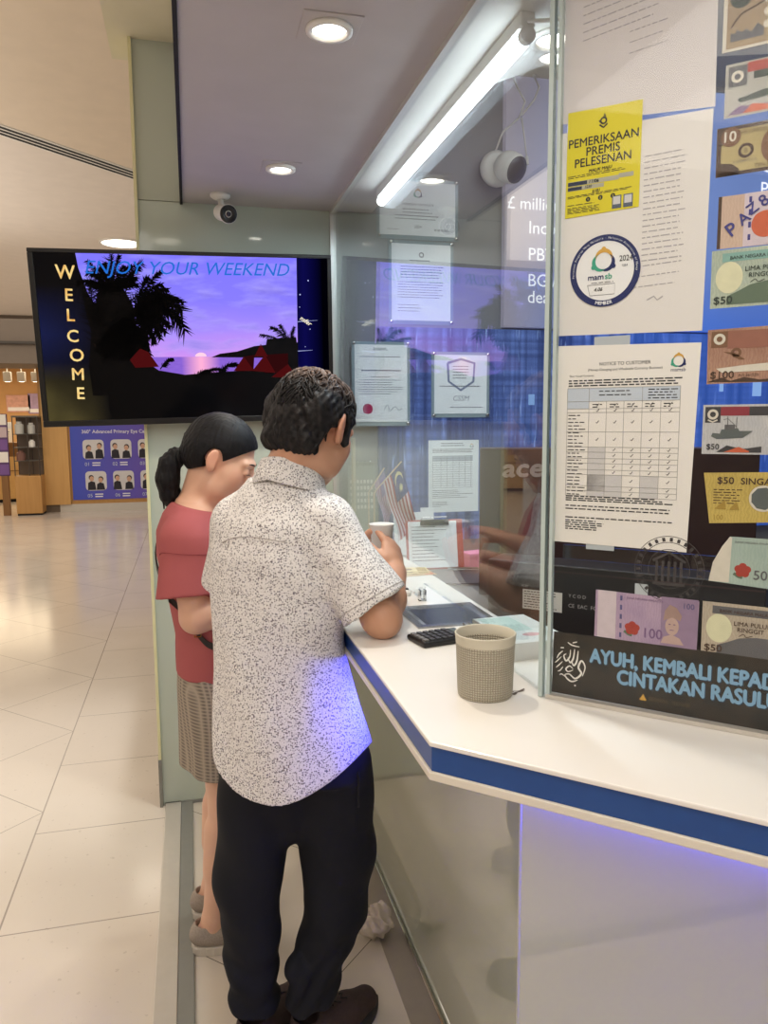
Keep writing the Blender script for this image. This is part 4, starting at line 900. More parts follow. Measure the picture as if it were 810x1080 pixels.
# woven beige pot
t = NT('beige woven plastic'); x, y, z = axis(t, t.coords())
ang = t.math('ARCTAN2', y, x); a = t.math('MULTIPLY', ang, 34); b = t.math('MULTIPLY', z, 2*PI/.0040*.5)
sa = t.math('ABSOLUTE', t.math('SINE', a)); sb = t.math('ABSOLUTE', t.math('SINE', b)); chk = t.math('GREATER_THAN', t.math('MULTIPLY', t.math('SINE', a), t.math('SINE', b)), 0.)
hgt = t.math('MULTIPLY', sa, sb)
band = t.math('LESS_THAN', z, .092); hgt = t.math('MULTIPLY', hgt, band)
col = t.mix(hgt, rgb(150, 142, 124), rgb(206, 198, 178)); col = t.mix(band, rgb(200, 193, 174), col)
M_POT = t.bsdf(col, .55, bump=hgt, bstr=.9, bdist=.002)
pot = MB().lathe([(.0, .0), (.0445, .0), (.0462, .002), (.047, .008), (.050, .088), (.0515, .106), (.0522, .1085), (.0505, .1095), (.0488, .1085), (.0475, .09), (.0445, .006), (.0, .005)], 72).build('woven_pot', M_POT, M=Matrix.Translation((.476, 1.193, Z0)), smooth=True)
tag(pot, 'beige woven plastic pot on the corner of the white counter', 'pot')
# calculator
e = empty('calculator', Matrix.Translation((.503, 1.52, Z0)) @ Euler((0, 0, R(12))).to_matrix().to_4x4() @ Matrix.Scale(.86, 4)); tag(e, 'black desk calculator between the steel tray and the woven pot', 'calculator')
MB().box(-.07, -.046, 0, .07, .046, .014).build('body', M_BLACK, e, bevel=.005, seg=3)
MB().box(.042, -.038, .0142, .062, .038, .0152).build('display', mat('calculator display', rgb(96, 104, 96), .15), e)
for i in range(6):
    for j in range(4): MB().box(-.064+.0172*i, -.038+.0198*j, .014, -.0515+.0172*i, -.0225+.0198*j, .0185).build('key', mat('charcoal key', rgb(60, 60, 62), .4) if i else mat('grey key', rgb(110, 108, 106), .4), e, bevel=.001)
# steel money tray
e = empty('money_tray', Matrix.Translation((.582, 1.715, Z0)) @ Euler((0, 0, R(0))).to_matrix().to_4x4()); tag(e, 'brushed steel cash tray passing under the side glass', 'tray')
M_TRAY = mat('tray steel', rgb(150, 152, 156), .25, .9); prof = MB()
def fr(x0, y0, z, x1=None, y1=None): return [(-x0, -y0, z), (x0, -y0, z), (x0, y0, z), (-x0, y0, z)]
vs = fr(.098, .098, 0)+fr(.098, .098, .004)+fr(.084, .084, .005)+fr(.070, .072, .001)
fs = [(3, 2, 1, 0)]
for k in range(3): fs += [(4*k+i, 4*k+(i+1) % 4, 4*k+4+(i+1) % 4, 4*k+4+i) for i in range(4)]
fs.append((12, 13, 14, 15))
MB().add(vs, fs).build('rim', M_TRAY, e); MB().rect(-.070, -.072, .070, .072, .0014).build('well', mat('tray dark steel', rgb(98, 100, 106), .22, .9), e)
# brochures
e = MB().box(-.062, -.1, 0, .062, .1, .034).build('brochure_stack', mat('stacked paper edges', rgb(196, 198, 194), .6), M=Matrix.Translation((.655, 1.45, Z0)) @ Euler((0, 0, R(4))).to_matrix().to_4x4()); tag(e, 'pale stack of leaflets inside the glass behind the woven pot', 'leaflet stack')
MB().rect(-.061, -.099, .061, .099, .0343).build('top_sheet', mat('leaflet white', rgb(226, 232, 228), .3), e); MB().rect(-.055, -.02, .02, .09, .0346).build('printed_panel', mat('leaflet mint', rgb(188, 214, 206), .4), e); MB().disc(.0, -.05, .02, .0347, 24, .012).build('printed_mark', mat('leaflet pink', rgb(214, 166, 166), .4), e)
# notes on the counter
for k, (dx, dy, rz, lab) in enumerate(((0, 0, -8, 'top cream banknote of the fan by the clipboards'), (-.006, -.03, -2, 'middle cream banknote of the fan, partly under another note'), (.004, -.055, 6, 'lowest banknote of the fan, nearest the steel tray'))):
    m = [note_mat('note cream', rgb(226, 206, 150), rgb(236, 220, 170), rgb(200, 170, 110)), note_mat('note buff', rgb(232, 214, 170), rgb(216, 196, 140), rgb(196, 160, 110)), note_mat('note sand', rgb(220, 196, 150), rgb(206, 176, 130), rgb(170, 130, 90))][k]
    o = MB().box(-.062, -.034, 0, .062, .034, .0006).build('banknote', m, M=Matrix.Translation((.645+dx, 2.27+dy, Z0+.0026-k*.0011)) @ Euler((0, 0, R(rz))).to_matrix().to_4x4()); tag(o, lab, 'banknote', 'loose notes on the counter')
    MB().rect(.028, -.03, .058, .03, .0009).build('portrait_panel', ORG if k == 2 else GLD, o); MB().disc(.0, .0, .014, .001, 20).build('emblem', BR, o)
# glass clamps
for y, lab in ((1.54, 'small steel clamp holding the side glass near the calculator'), (1.88, 'small steel clamp holding the side glass beyond the steel tray')):
    e = MB().box(.564, y-.008, Z0, .5685, y+.008, Z0+.028).box(.5775, y-.008, Z0, .582, y+.008, Z0+.028).box(.564, y-.008, Z0, .582, y+.008, Z0+.0025).build('glass_clamp', M_CHROME); tag(e, lab, 'clamp', 'glass clamps')
# computer mouse shaped white clip
e = MB().lathe([(.0, 0), (.018, 0), (.021, .005), (.018, .012), (.008, .017), (0, .018)], 24, sx=.75, sy=1.3).build('wet_sponge_cup', M_WHITE, M=Matrix.Translation((.548, 1.955, Z0)), smooth=True); e.name = 'white_clip'; tag(e, 'small rounded white clip on the counter against the side glass', 'clip')
MB().box(-.006, -.012, .012, .006, -.004, .019).build('dark_tip', M_BLACK, e)
# dark smudge of torn label by the pot
mb = MB(); rr = random.Random(9)
for k in range(9): x, y = rr.uniform(0, .075), rr.uniform(0, .014); mb.poly([(x, y), (x+rr.uniform(.006, .016), y+rr.uniform(-.002, .004)), (x+rr.uniform(.004, .014), y+rr.uniform(.004, .010)), (x-rr.uniform(0, .004), y+rr.uniform(.003, .008))], k*.00002)
e = mb.build('torn_label', mat('torn label brown', rgb(90, 76, 66), .6), M=Matrix.Translation((.508, 1.168, Z0+.0002)) @ Euler((0, 0, R(20))).to_matrix().to_4x4()); tag(e, 'dark remains of a torn label stuck beside the woven pot', 'label')
# crumpled packet on the floor
e = crumple('paper_packet', 'crumpled white paper packet on the floor against the counter base', (.488, 2.10, 0.0022), .066, .9, 12, mat('crumpled paper', rgb(220, 208, 196), .7), 'litter')
# ------------------------------------------------------------------ the shop front across the mall
WOOD = (lambda t: t.bsdf(t.mix(t.noise(2.5, 4, mapping=(12, 12, .6)), rgb(176, 130, 72), rgb(200, 154, 94)), .4))(NT('honey wood'))
WOODL = (lambda t: t.bsdf(t.mix(t.noise(2.5, 4, mapping=(1, 12, 10)), rgb(206, 166, 104), rgb(226, 188, 126)), .35))(NT('light wood'))
WOODD = (lambda t: t.bsdf(t.mix(t.noise(2.5, 4, mapping=(10, 10, .6)), rgb(120, 84, 46), rgb(142, 102, 58)), .45))(NT('dark wood'))
Yp = 14.15
struct(MB().box(-2.46, Yp, .12, .6, Yp+.4, 2.45), 'wall_shop_front', WOOD)
struct(MB().box(-2.20, Yp-.03, 0, .6, Yp+.35, .13), 'baseboard_shop', mat('pale skirting', rgb(206, 200, 190), .4))
struct(MB().box(-2.46, Yp-.02, 0, -2.2, Yp+.35, .13), 'trim_7', mat('dark skirting', rgb(110, 96, 80), .5))
struct(MB().box(-2.42, Yp-.06, .13, -2.02, Yp, 2.45), 'trim_8', (lambda t: t.bsdf(t.mix(t.noise(2.5, 4, mapping=(12, 12, .6)), rgb(200, 152, 88), rgb(220, 176, 112)), .4))(NT('honey wood pale')))
struct(MB().box(-14, 13.3, 2.46, 1.95, 14.6, 3.2), 'wall_fascia', mat('taupe fascia', rgb(108, 96, 84), .6))
struct(MB().box(-14, 13.25, 2.76, 1.95, 13.3, 2.80), 'trim_9', mat('dark fascia line', rgb(60, 54, 48), .6))
t = NT('shop back wall'); struct(MB().box(-8, 21, 0, 1, 21.2, 3.2), 'wall_shop_back', t.bsdf(t.mix(t.noise(1.5), rgb(186, 142, 92), rgb(206, 164, 112)), .6))
struct(MB().box(-8, 14.6, 2.9, 1, 21.2, 3.0), 'ceiling_shop', mat('warm shop ceiling', rgb(224, 204, 172), .6))
# purple eye care poster
t = NT('purple poster'); x, y, z = axis(t, t.coords()); fz = t.math('DIVIDE', t.math('ADD', z, 0.), 1.9)
pc = t.mix(t.math('MINIMUM', t.math('MAXIMUM', t.math('DIVIDE', t.math('ADD', x, 1.98), 1.3), 0.), 1.), rgb(62, 78, 178), rgb(98, 76, 160))
pp = MB().box(-1.985, Yp-.012, .20, .0, Yp-.0015, 1.95).build('poster', t.bsdf(pc, .4, emit=pc, estr=.12)); tag(pp, 'large purple eye care poster with rows of small photographs', 'poster')  # poster colour also emits a little, added brightness without a lamp
Mp = Matrix.Translation((0, Yp-.0135, 0)) @ Euler((R(90), 0, 0)).to_matrix().to_4x4(); PW = mat('poster white', rgb(232, 232, 240), .5)
text('heading', [('360° Advanced Primary Eye Care Includes', -1.80, 1.345, .062, 'L', 0, 0, .95)], PW, pp, M=Mp, bold=.02)
def rrect(mb, x0, y0, x1, y1, r, z=0.):
    pts = []
    for cx_, cy_, a0 in ((x1-r, y1-r, 0), (x0+r, y1-r, 90), (x0+r, y0+r, 180), (x1-r, y0+r, 270)): pts += [(cx_+r*math.cos(R(a0+30*k)), cy_+r*math.sin(R(a0+30*k))) for k in range(4)]
    return mb.poly(pts, z)
SK = mat('poster skin', rgb(206, 164, 140), .6); DKC = mat('poster dark clothes', rgb(36, 34, 46), .6); PGR = mat('poster pale blue', rgb(196, 206, 222), .6)
pr = random.Random(2)
for r_ in range(2):
    for c_ in range(4):
        x0, y0 = -1.79+.455*c_+(.02*r_), .90-.545*r_; ph = rrect(MB(), x0, y0, x0+.345, y0+.335, .06, .001).build('photo', mat('poster photo backing', rgb(216, 214, 216), .6), pp, M=Mp)
        for s in ((.085, 1), (.255, -1)):
            pr.random()
            hx, hy = x0+s[0]+pr.uniform(-.02, .02), y0+.21+pr.uniform(-.03, .02)
            MB().disc(hx, hy, .036, .003, 16, .045).build('face', SK, ph); MB().disc(hx-.006*s[1], hy+.02, .042, .002, 16, .045).build('hair', DKC, ph); MB().poly([(hx-.07, y0+.01), (hx-.06, hy-.07), (hx-.01, hy-.04), (hx+.05, hy-.06), (hx+.07, y0+.01)], .0025).build('torso', DKC, ph)
        text('caption', [(('01', '02', '03', '04', '05', '06', '07', '08')[r_*4+c_], x0+.02, y0-.115, .062, 'L')], PGR, pp, M=Mp); mb = MB(); lines(mb, x0+.145, x0+.31, y0-.115, y0-.075, 2, .02, 5+c_, 0, .3, False); mb.build('caption_lines', PW, pp, M=Mp)
# display cabinet
e = empty('display_cabinet', loc=(-2.62, 13.95, 0)); tag(e, 'wooden display cabinet with glass shelves at the shop entrance', 'cabinet')
MB().box(-.20, -.18, .03, .20, .18, .66).build('base', WOOD, e, bevel=.01); MB().box(-.19, -.17, 0, .19, .17, .03).build('plinth', M_MATTEB, e)
sg = m_glass('shelf glass', (.8, .86, .84), .03, .1, .8)
for zz in (.9, 1.12, 1.34): MB().box(-.19, -.17, zz, .19, .17, zz+.012).build('shelf', mat('grey shelf', rgb(96, 92, 86), .3), e)
for sx_ in (-.19, .03, .19):
    for sy_ in (-.17, .17): MB().tube([(sx_, sy_, .66), (sx_, sy_, 1.62)], .008, 8).build('post', mat('dark shelf post', rgb(70, 62, 54), .4), e)
MB().box(-.2, .165, .66, .2, .175, 1.62).build('back_panel', mat('cabinet back', rgb(120, 104, 90), .5), e); MB().box(-.2, -.18, 1.62, .2, .18, 1.65).build('top', mat('grey shelf', rgb(96, 92, 86), .3), e)
def jar(x, y, z, r, h, label, m):
    o = MB().lathe([(0, 0), (r, 0), (r, h*.75), (r*.6, h*.85), (r*.6, h), (0, h)], 16).build('goods_pack', m, M=Matrix.Translation((x, y, z))); return tag(o, label, 'goods')
jar(-2.54, 13.85, 1.133, .05, .12, 'white pack on the middle shelf of the display cabinet', M_WHITE)
jar(-2.72, 13.85, 1.353, .07, .2, 'pale bag shaped pack on the top shelf of the display cabinet, left', mat('pale goods', rgb(190, 190, 184), .5)); jar(-2.54, 13.85, 1.353, .06, .18, 'pale pack on the top shelf of the display cabinet, right', _mc['pale goods'])
jar(-2.72, 13.85, .913, .07, .16, 'brown pack on the lowest shelf of the display cabinet', mat('brown goods', rgb(120, 84, 74), .5))
# card tower
e = empty('card_stand', loc=(-2.99, 13.9, 0)); tag(e, 'slim stand of purple and white cards beside the display cabinet', 'card stand')
MB().box(-.08, -.02, .66, .08, .02, 1.68).build('panel', mat('stand purple', rgb(92, 62, 110), .5), e); MB().box(-.05, -.05, 0, .05, .05, .66).build('leg', WOODD, e)
for k, m in enumerate((M_PAPER, mat('card grey pink', rgb(196, 176, 180), .5), mat('card violet', rgb(120, 84, 150), .5), M_PAPER, mat('card violet', rgb(120, 84, 150), .5))): MB().box(-.07, -.026, 1.5-.205*k, .07, -.02, 1.67-.205*k).build('card', m, e)
# shop counter
Mc_ = Matrix.Translation((-3.35, 16.2, 0)) @ Euler((0, 0, R(22))).to_matrix().to_4x4()
e = empty('shop_counter', Mc_); tag(e, 'light wood shop counter deep inside the lit shop', 'counter')
MB().box(-2.6, 0, .06, .28, .6, .88).build('front', WOODL, e, bevel=.01); MB().box(-2.6, .03, 0, .25, .6, .06).build('plinth', M_MATTEB, e); MB().box(-2.6, -.012, .60, .285, -.001, .615).build('groove', WOODD, e); MB().box(-2.6, .02, .88, .26, .6, 1.12).build('upper_band', WOODD, e); MB().box(-2.62, -.0, 1.12, .28, .62, 1.15).build('top', WOODD, e)
for k, (x, w, h, c_, lab) in enumerate(((-.48, .30, .50, rgb(196, 70, 60), 'red headed leaflet on the shop counter'), (-.05, .24, .40, rgb(214, 220, 230), 'white leaflet at the right end of the shop counter'), (-.9, .24, .34, rgb(226, 210, 190), 'cream leaflet at the left of the shop counter'))):
    o = MB().box(-w/2, -.01, 0, w/2, .01, h).build('leaflet_stand', M_PAPER, M=Mc_ @ Matrix.Translation((x, .2+.05*k, 1.1505)) @ Euler((R(-10), 0, R(-20))).to_matrix().to_4x4()); tag(o, lab, 'leaflet stand', 'leaflet stands on the shop counter')
    MB().box(-w*.46, -.014, h*.68, w*.46, -.011, h*.96).build('header', mat('leaflet head %d' % k, c_, .5), o); mb = MB()
    for j in range(5): mb.box(-w*.4, -.014, h*(.1+.1*j), w*(.1+.06*j), -.011, h*(.13+.1*j))
    mb.build('printed_text', CI, o)
# wall posters in the shop and shop lamps
for x, z, w, h, c_, lab in ((-4.1, 2.0, .55, .42, rgb(206, 160, 150), 'pink poster on the shop back wall'), (-3.5, 2.0, .75, .5, rgb(170, 150, 190), 'lilac collage poster on the shop back wall')):
    o = MB().box(x-w/2, 20.96, z-h/2, x+w/2, 20.999, z+h/2).build('wall_poster', mat('wall poster %s' % lab[:4], c_, .6, var=.3, vscale=14)); tag(o, lab, 'poster'); MB().box(x-w/2+.03, 20.95, z-h/2+.03, x+w/2-.03, 20.962, z-h/2+.12).build('caption_band', PW, o)
text_o = text('shop_lettering', [('Barn', 0, 0, .11, 'C')], glow('shop sign white', (1, .97, .9), 1.6), None, M=Matrix.Translation((-3.62, 20.99, 1.56)) @ Euler((R(90), 0, 0)).to_matrix().to_4x4(), bold=.03, extrude=.01); tag(text_o, 'small glowing white word on the shop back wall', 'sign')
sl_ = MB().box(-6, 15.7, 2.55, -1.5, 15.73, 2.6).build('track_rail', M_STEELD); tag(sl_, 'dark track rail under the shop ceiling', 'track')
for k in range(7):
    x = -3.95+.24*k; e = empty('track_spotlight', loc=(x, 15.7, 2.55)); tag(e, 'white square track spotlight in the row under the shop ceiling', 'spotlight', 'track spotlights in the shop')
    MB().tube([(0, 0, 0), (0, 0, -.08)], .012, 8).build('stem', M_WHITE, e); MB().box(-.065, -.065, -.26, .065, .065, -.08).build('head', M_WHITE, e, bevel=.01); MB().disc(0, 0, .05, -.262, 20).build('lens', glow('shop lamp', (1, .86, .62), 6), e)

struct(MB().box(-14, -5.2, 0, 3.4, -5, 3.2), 'wall_mall_behind', mat('beige mall wall', rgb(190, 178, 160), .6))
# ------------------------------------------------------------------ people
def skin_mat(name, base, lo):
    t = NT(name); at = t.n('ShaderNodeAttribute'); at.attribute_name = 'tint'
    n = t.noise(40, 3); n2 = t.noise(9, 2)
    c = t.mix(n2, lo, base)
    m = t.n('ShaderNodeMix', data_type='RGBA', blend_type='MULTIPLY'); m.inputs[0].default_value = 1; t.l(c, m.inputs[6]); t.l(at.outputs[0], m.inputs[7])
    return t.bsdf(m.outputs[2], .45, 0, .4, bump=n, bstr=.08, bdist=.001, sss=.08)
M_SKINM = skin_mat('tanned skin', rgb(204, 156, 128), rgb(188, 138, 110)); M_SKINW = skin_mat('light tan skin', rgb(228, 184, 158), rgb(214, 168, 142))
def rotm(yaw, pitch=0., roll=0.):
    """columns right, forward, up; yaw clockwise from +Y, pitch nose down, roll right ear down"""
    y, p, r = R(yaw), R(pitch), R(roll)
    f = np.array([math.sin(y)*math.cos(p), math.cos(y)*math.cos(p), -math.sin(p)]); rt_ = np.array([math.cos(y), -math.sin(y), 0.]); u = np.cross(rt_, f)
    rr = rt_*math.cos(r)-u*math.sin(r); uu = rt_*math.sin(r)+u*math.cos(r)
    return np.stack([rr, f, uu], 1)
def head(s, c, Rm, sc=1., female=False):
    c = np.array(c); P = lambda x, y, z: c+Rm @ (np.array([x, y, z])*sc)
    E = lambda p, r, k=.02, op='add': s.ell(P(*p), np.array(r)*sc, Rm, k*sc, op)
    E((0, -.012, .028), (.074, .094, .086)); E((0, .028, -.04), (.058, .064, .076), .03)
    E((0, .060, -.098), (.024, .020, .018), .03); E((.038, .045, -.03), (.030, .036, .038), .02); E((-.038, .045, -.03), (.030, .036, .038), .02)
    for sx in (-1, 1):
        E((sx*.046, .02, -.078), (.018, .034, .024), .03)
        s.cap(P(sx*.014, .086, .022), P(sx*.044, .074, .02), .010*sc, .009*sc, .014*sc)
        E((sx*.032, .098, .0), (.015, .012, .011), .012, 'cut')
        E((sx*.032, .080, -.001), (.014, .012, .0125), .004)
        s.cap(P(sx*.019, .0885, -.004), P(sx*.045, .0845, -.006), .0035*sc, .003*sc, .004*sc)
    s.cap(P(0, .088, .012), P(0, .103, -.018), .008*sc, .012*sc, .010*sc); E((0, .104, -.024), (.012, .012, .010), .008)
    for sx in (-1, 1): E((sx*.012, .095, -.027), (.008, .009, .007), .006)
    s.cap(P(-.017, .083, -.0545), P(.017, .083, -.0545), .007*sc, .007*sc, .006*sc); s.cap(P(-.014, .083, -.064), P(.014, .083, -.064), .0075*sc, .0075*sc, .006*sc)
    s.cap(P(-.022, .094, -.0592), P(.022, .094, -.0592), .0022*sc, .0022*sc, .003*sc, 'cut')
    for sx in (-1, 1):      # ears
        Re = Rm @ np.array([[math.cos(sx*.5), -math.sin(sx*.5)*1, 0], [math.sin(sx*.5), math.cos(sx*.5), 0], [0, 0, 1]])
        es = .86 if female else 1.; s.ell(P(sx*.080, -.010, -.002), np.array([.009, .020*es, .033*es])*sc, Re, .008*sc); s.ell(P(sx*.077, -.004, -.028), np.array([.008, .011, .012])*sc, Re, .008*sc)
        s.ell(P(sx*.090, -.006, .004), np.array([.006, .011, .019])*sc, Re, .005*sc, 'cut')
def tintfn(c, Rm, sc, lips, blush=.10):
    c = np.array(c)
    def fn(V):
        L = (V-c) @ Rm/sc; out = np.ones((len(V), 3))
        def blob(p, r, col, k):
            w = np.clip(1-np.sqrt((((L-np.array(p))/np.array(r))**2).sum(1)), 0, 1)**.6*k; out[:] = out*(1-w[:, None])+np.array(col)*out*w[:, None]
        for sx in (-1, 1):
            blob((sx*.042, .07, -.025), (.035, .04, .03), (1.06, .74, .72), blush*3); blob((sx*.08, -.005, 0), (.03, .04, .05), (1.05, .75, .7), .6)
        blob((0, .095, -.0592), (.027, .028, .0125), lips, 1.0); blob((0, .105, -.024), (.02, .02, .016), (1.05, .8, .76), .5)
        return np.clip(out, 0, 1.2)
    return fn
def hand(s, w, d, pn, t, sc=1., curl=1., right=True):
    """w wrist, d forearm direction, pn the way the palm faces, t the thumb side"""
    w, d, pn, t = [np.array(v, float) for v in (w, d, pn, t)]; d /= np.linalg.norm(d); pn -= d*(pn@d); pn /= np.linalg.norm(pn); t = np.cross(d, pn) if np.cross(d, pn)@t > 0 else -np.cross(d, pn)
    pc = w+d*.05*sc
    Rm = np.stack([t, d, pn], 1); s.cap(w-d*.02, w+d*.02, .026*sc, .027*sc, .012, flat=pn, ratio=.72); s.ell(pc, np.array([.040, .050, .0165])*sc, Rm, .014)
    for i, L in enumerate((.88, 1., .94, .76)):
        b = pc+(d*(.036-.003*abs(i-1))+t*(.029-.0195*i))*sc
        a1 = .5*curl; a2 = 1.55*curl; a3 = 2.35*curl
        p0 = b; 
        for l, a in ((.042, a1), (.027, a2), (.021, a3)):
            p1 = p0+(d*math.cos(a)+pn*math.sin(a))*l*L*sc; s.cap(p0, p1, .0092*sc if l > .03 else .0086*sc, .0082*sc, .003); p0 = p1
    b = pc+(-d*.022+t*.030+pn*.008)*sc; p1 = b+(d*.030+t*.018+pn*.016)*sc; p2 = p1+(d*.026+t*.002+pn*.014)*sc
    s.cap(pc-d*.012*sc+t*.012*sc, b, .017*sc, .014*sc, .01); s.cap(b, p1, .0125*sc, .0105*sc, .006); s.cap(p1, p2, .0105*sc, .009*sc, .003)
    return pc
def wrinkle(seed, amp, f=22.):
    r = np.random.default_rng(seed); K = r.normal(0, f, (7, 3)); ph = r.uniform(0, 6.28, 7)
    return lambda X, Y, Z: amp*sum(np.sin(K[i, 0]*X+K[i, 1]*Y+K[i, 2]*.55*Z+ph[i]) for i in range(7))/3.2

# ============================================================ the man
YAW = 35; rv = np.array([math.cos(R(YAW)), -math.sin(R(YAW)), 0]); fv = np.array([math.sin(R(YAW)), math.cos(R(YAW)), 0])
yr = R(YAW)
HC = np.array([.279, 1.765, 1.533]); HR = rotm(46, 24, 2)
SHR, ELR, WRR = np.array([.284, 1.668, 1.330]), np.array([.388, 1.578, 1.124]), np.array([.478, 1.795, 1.176])
SHL, ELL_, WRL = np.array([.106, 1.815, 1.318]), np.array([.082, 1.90, 1.115]), np.array([.262, 2.0, 1.20])
rings = [(.70, .215, 1.715, .196, .152, yr), (.78, .212, 1.718, .193, .151, yr), (.90, .196, 1.722, .172, .142, yr), (1.01, .182, 1.728, .156, .128, yr), (1.08, .181, 1.73, .155, .124, yr), (1.16, .184, 1.735, .160, .122, yr), (1.25, .187, 1.74, .160, .116, yr), (1.32, .190, 1.745, .142, .104, yr), (1.375, .196, 1.752, .104, .086, yr), (1.42, .202, 1.757, .074, .070, yr)]
s = Sdf((-.08, 1.45, -.02), (.62, 2.22, 1.72), .0042)
inner = [(z, x, y, a-.022, b-.022, w_) for z, x, y, a, b, w_ in rings if z > .8]
s.loft(inner, .02); head(s, HC, HR, 1.04)
NB = np.array([.203, 1.752, 1.40]); s.cap(NB, HC+HR @ np.array([0, -.028, -.06]), .062, .054, .03); s.cap(NB+np.array([0, 0, -.05]), SHR, .045, .038, .03); s.cap(NB+np.array([0, 0, -.05]), SHL, .045, .038, .03)
HIPL, HIPR = np.array([.128, 1.755, .80]), np.array([.276, 1.70, .80]); KNL, KNR = np.array([.098, 1.765, .45]), np.array([.300, 1.735, .47]); ANL, ANR = np.array([.104, 1.745, .10]), np.array([.234, 1.715, .10])
for a, b, r0, r1 in ((SHR, ELR, .042, .041), (SHL, ELL_, .046, .042), (ELL_, WRL, .042, .027), (HIPL, KNL, .068, .050), (HIPR, KNR, .068, .050), (KNL, ANL, .05, .036), (KNR, ANR, .05, .036)): s.cap(a, b, r0, r1, .02)
mid = ELR*.62+WRR*.38; s.cap(ELR, mid, .041, .042, .015); s.cap(mid, WRR, .042, .028, .02); s.cap(ELR, ELR+np.array([.006, -.006, -.006]), .038, .037, .012)
dR = np.array([.05, .62, .62]); PN = np.array([-.62, .62, -.30]); hand(s, WRR, dR, PN, np.array([-1, 0, .3]), 1.04, .80); hand(s, WRL, WRL-ELL_, np.array([0, 0, -1.]), -rv, 1., .6)
for an, yw_ in ((ANL, 42), (ANR, 60)):
    fd_ = np.array([math.sin(R(yw_)), math.cos(R(yw_)), 0]); s.cap(an-fd_*.03+np.array([0, 0, -.05]), an+fd_*.13+np.array([0, 0, -.07]), .034, .026, .02); s.cap(an, an-np.array([0, 0, .05]), .036, .036, .02)
man = s.mesh('person', M_SKINM, 2, color=tintfn(HC, HR, 1.04, (.86, .52, .5), .12)); tag(man, 'man in a speckled white shirt and black trousers leaning on the counter', 'person')
# shirt
def shirt_mat():
    t = NT('speckled white cotton'); v = t.coords()
    vo = t.n('ShaderNodeTexVoronoi'); vo.inputs['Scale'].default_value = 310; t.l(v, vo.inputs['Vector'])
    sp = axis(t, vo.outputs['Color']); dot = t.math('LESS_THAN', vo.outputs['Distance'], t.math('MULTIPLY', sp[0], .58))
    vo2 = t.n('ShaderNodeTexVoronoi'); vo2.inputs['Scale'].default_value = 520; t.l(v, vo2.inputs['Vector']); sp2 = axis(t, vo2.outputs['Color']); dot2 = t.math('LESS_THAN', vo2.outputs['Distance'], t.math('MULTIPLY', sp2[1], .46))
    c = t.mix(t.noise(6), rgb(226, 222, 220), rgb(240, 238, 236)); c = t.mix(t.math('MULTIPLY', dot2, .6), c, rgb(150, 142, 140)); c = t.mix(dot, c, t.mix(sp[2], rgb(58, 60, 84), rgb(120, 108, 104)))
    return t.bsdf(c, .8, 0, .2, bump=t.noise(260, 2), bstr=.12)
M_SHIRT = shirt_mat()
s = Sdf((-.10, 1.42, .66), (.54, 2.12, 1.50), .004); s.loft(rings, .02)
NBs = np.array([.20, 1.756, 1.372]); s.cap(NBs, SHR+np.array([0, 0, .0]), .052, .052, .05); s.cap(NBs, SHL+np.array([0, 0, .0]), .052, .052, .05)
def smin(a, b, k): h = np.clip(.5+.5*(a-b)/k, 0, 1); return a*(1-h)+b*h-k*h*(1-h)
def sleeve(s, a, b, r0, r1, q, tilt=(0, 0, 0), k=.028, flat=None, ratio=1.):
    """tapered sleeve cut square across the arm at q of its length"""
    g = Sdf(s.lo, s.lo+s.res*2, s.res); g.n = s.n; g.f = np.full(s.n, 1., np.float32); d = (b-a)/np.linalg.norm(b-a); L = np.linalg.norm(b-a)*q; pn = d+np.array(tilt); pn /= np.linalg.norm(pn); c = a+d*L
    g.cap(a, a+(b-a)*(q+.3), r0, r1+(r1-r0)*.3, 0, flat=flat, ratio=ratio); g.cut(lambda X, Y, Z: (X-c[0])*pn[0]+(Y-c[1])*pn[1]+(Z-c[2])*pn[2])
    s.f = smin(s.f, g.f, k).astype(np.float32)
sleeve(s, SHR, ELR, .052, .080, .88, (.12, 0, 0)); sleeve(s, SHL, ELL_, .052, .072, .8)
dS = (ELR-SHR)/np.linalg.norm(ELR-SHR)
s.displace(wrinkle(3, .0034, 20)); 
def folds(X, Y, Z):     # drape folds running up to the right shoulder and a seam fold down the back
    u = (X-.20)*rv[0]+(Y-1.74)*rv[1]
    return .0035*np.sin(38*u+14*(Z-1.0))*np.clip((1.30-Z)*3, 0, 1)+.002*np.sin(70*(Z-1.1)+40*u)*np.clip(u*9, 0, 1)*np.clip((Z-.95)*4, 0, 1)
s.displace(folds)
def hem(X, Y, Z):
    u = (X-.205)*rv[0]+(Y-1.72)*rv[1]; zh = .722+.075*np.clip(np.abs(u)/.17, 0, 1.2)**2.2; return zh-Z
def neckhole(X, Y, Z): return Z-1.42
s.cut(hem); s.cut(neckhole)
sh_ = s.mesh('shirt', M_SHIRT, 2); sh_.parent = man
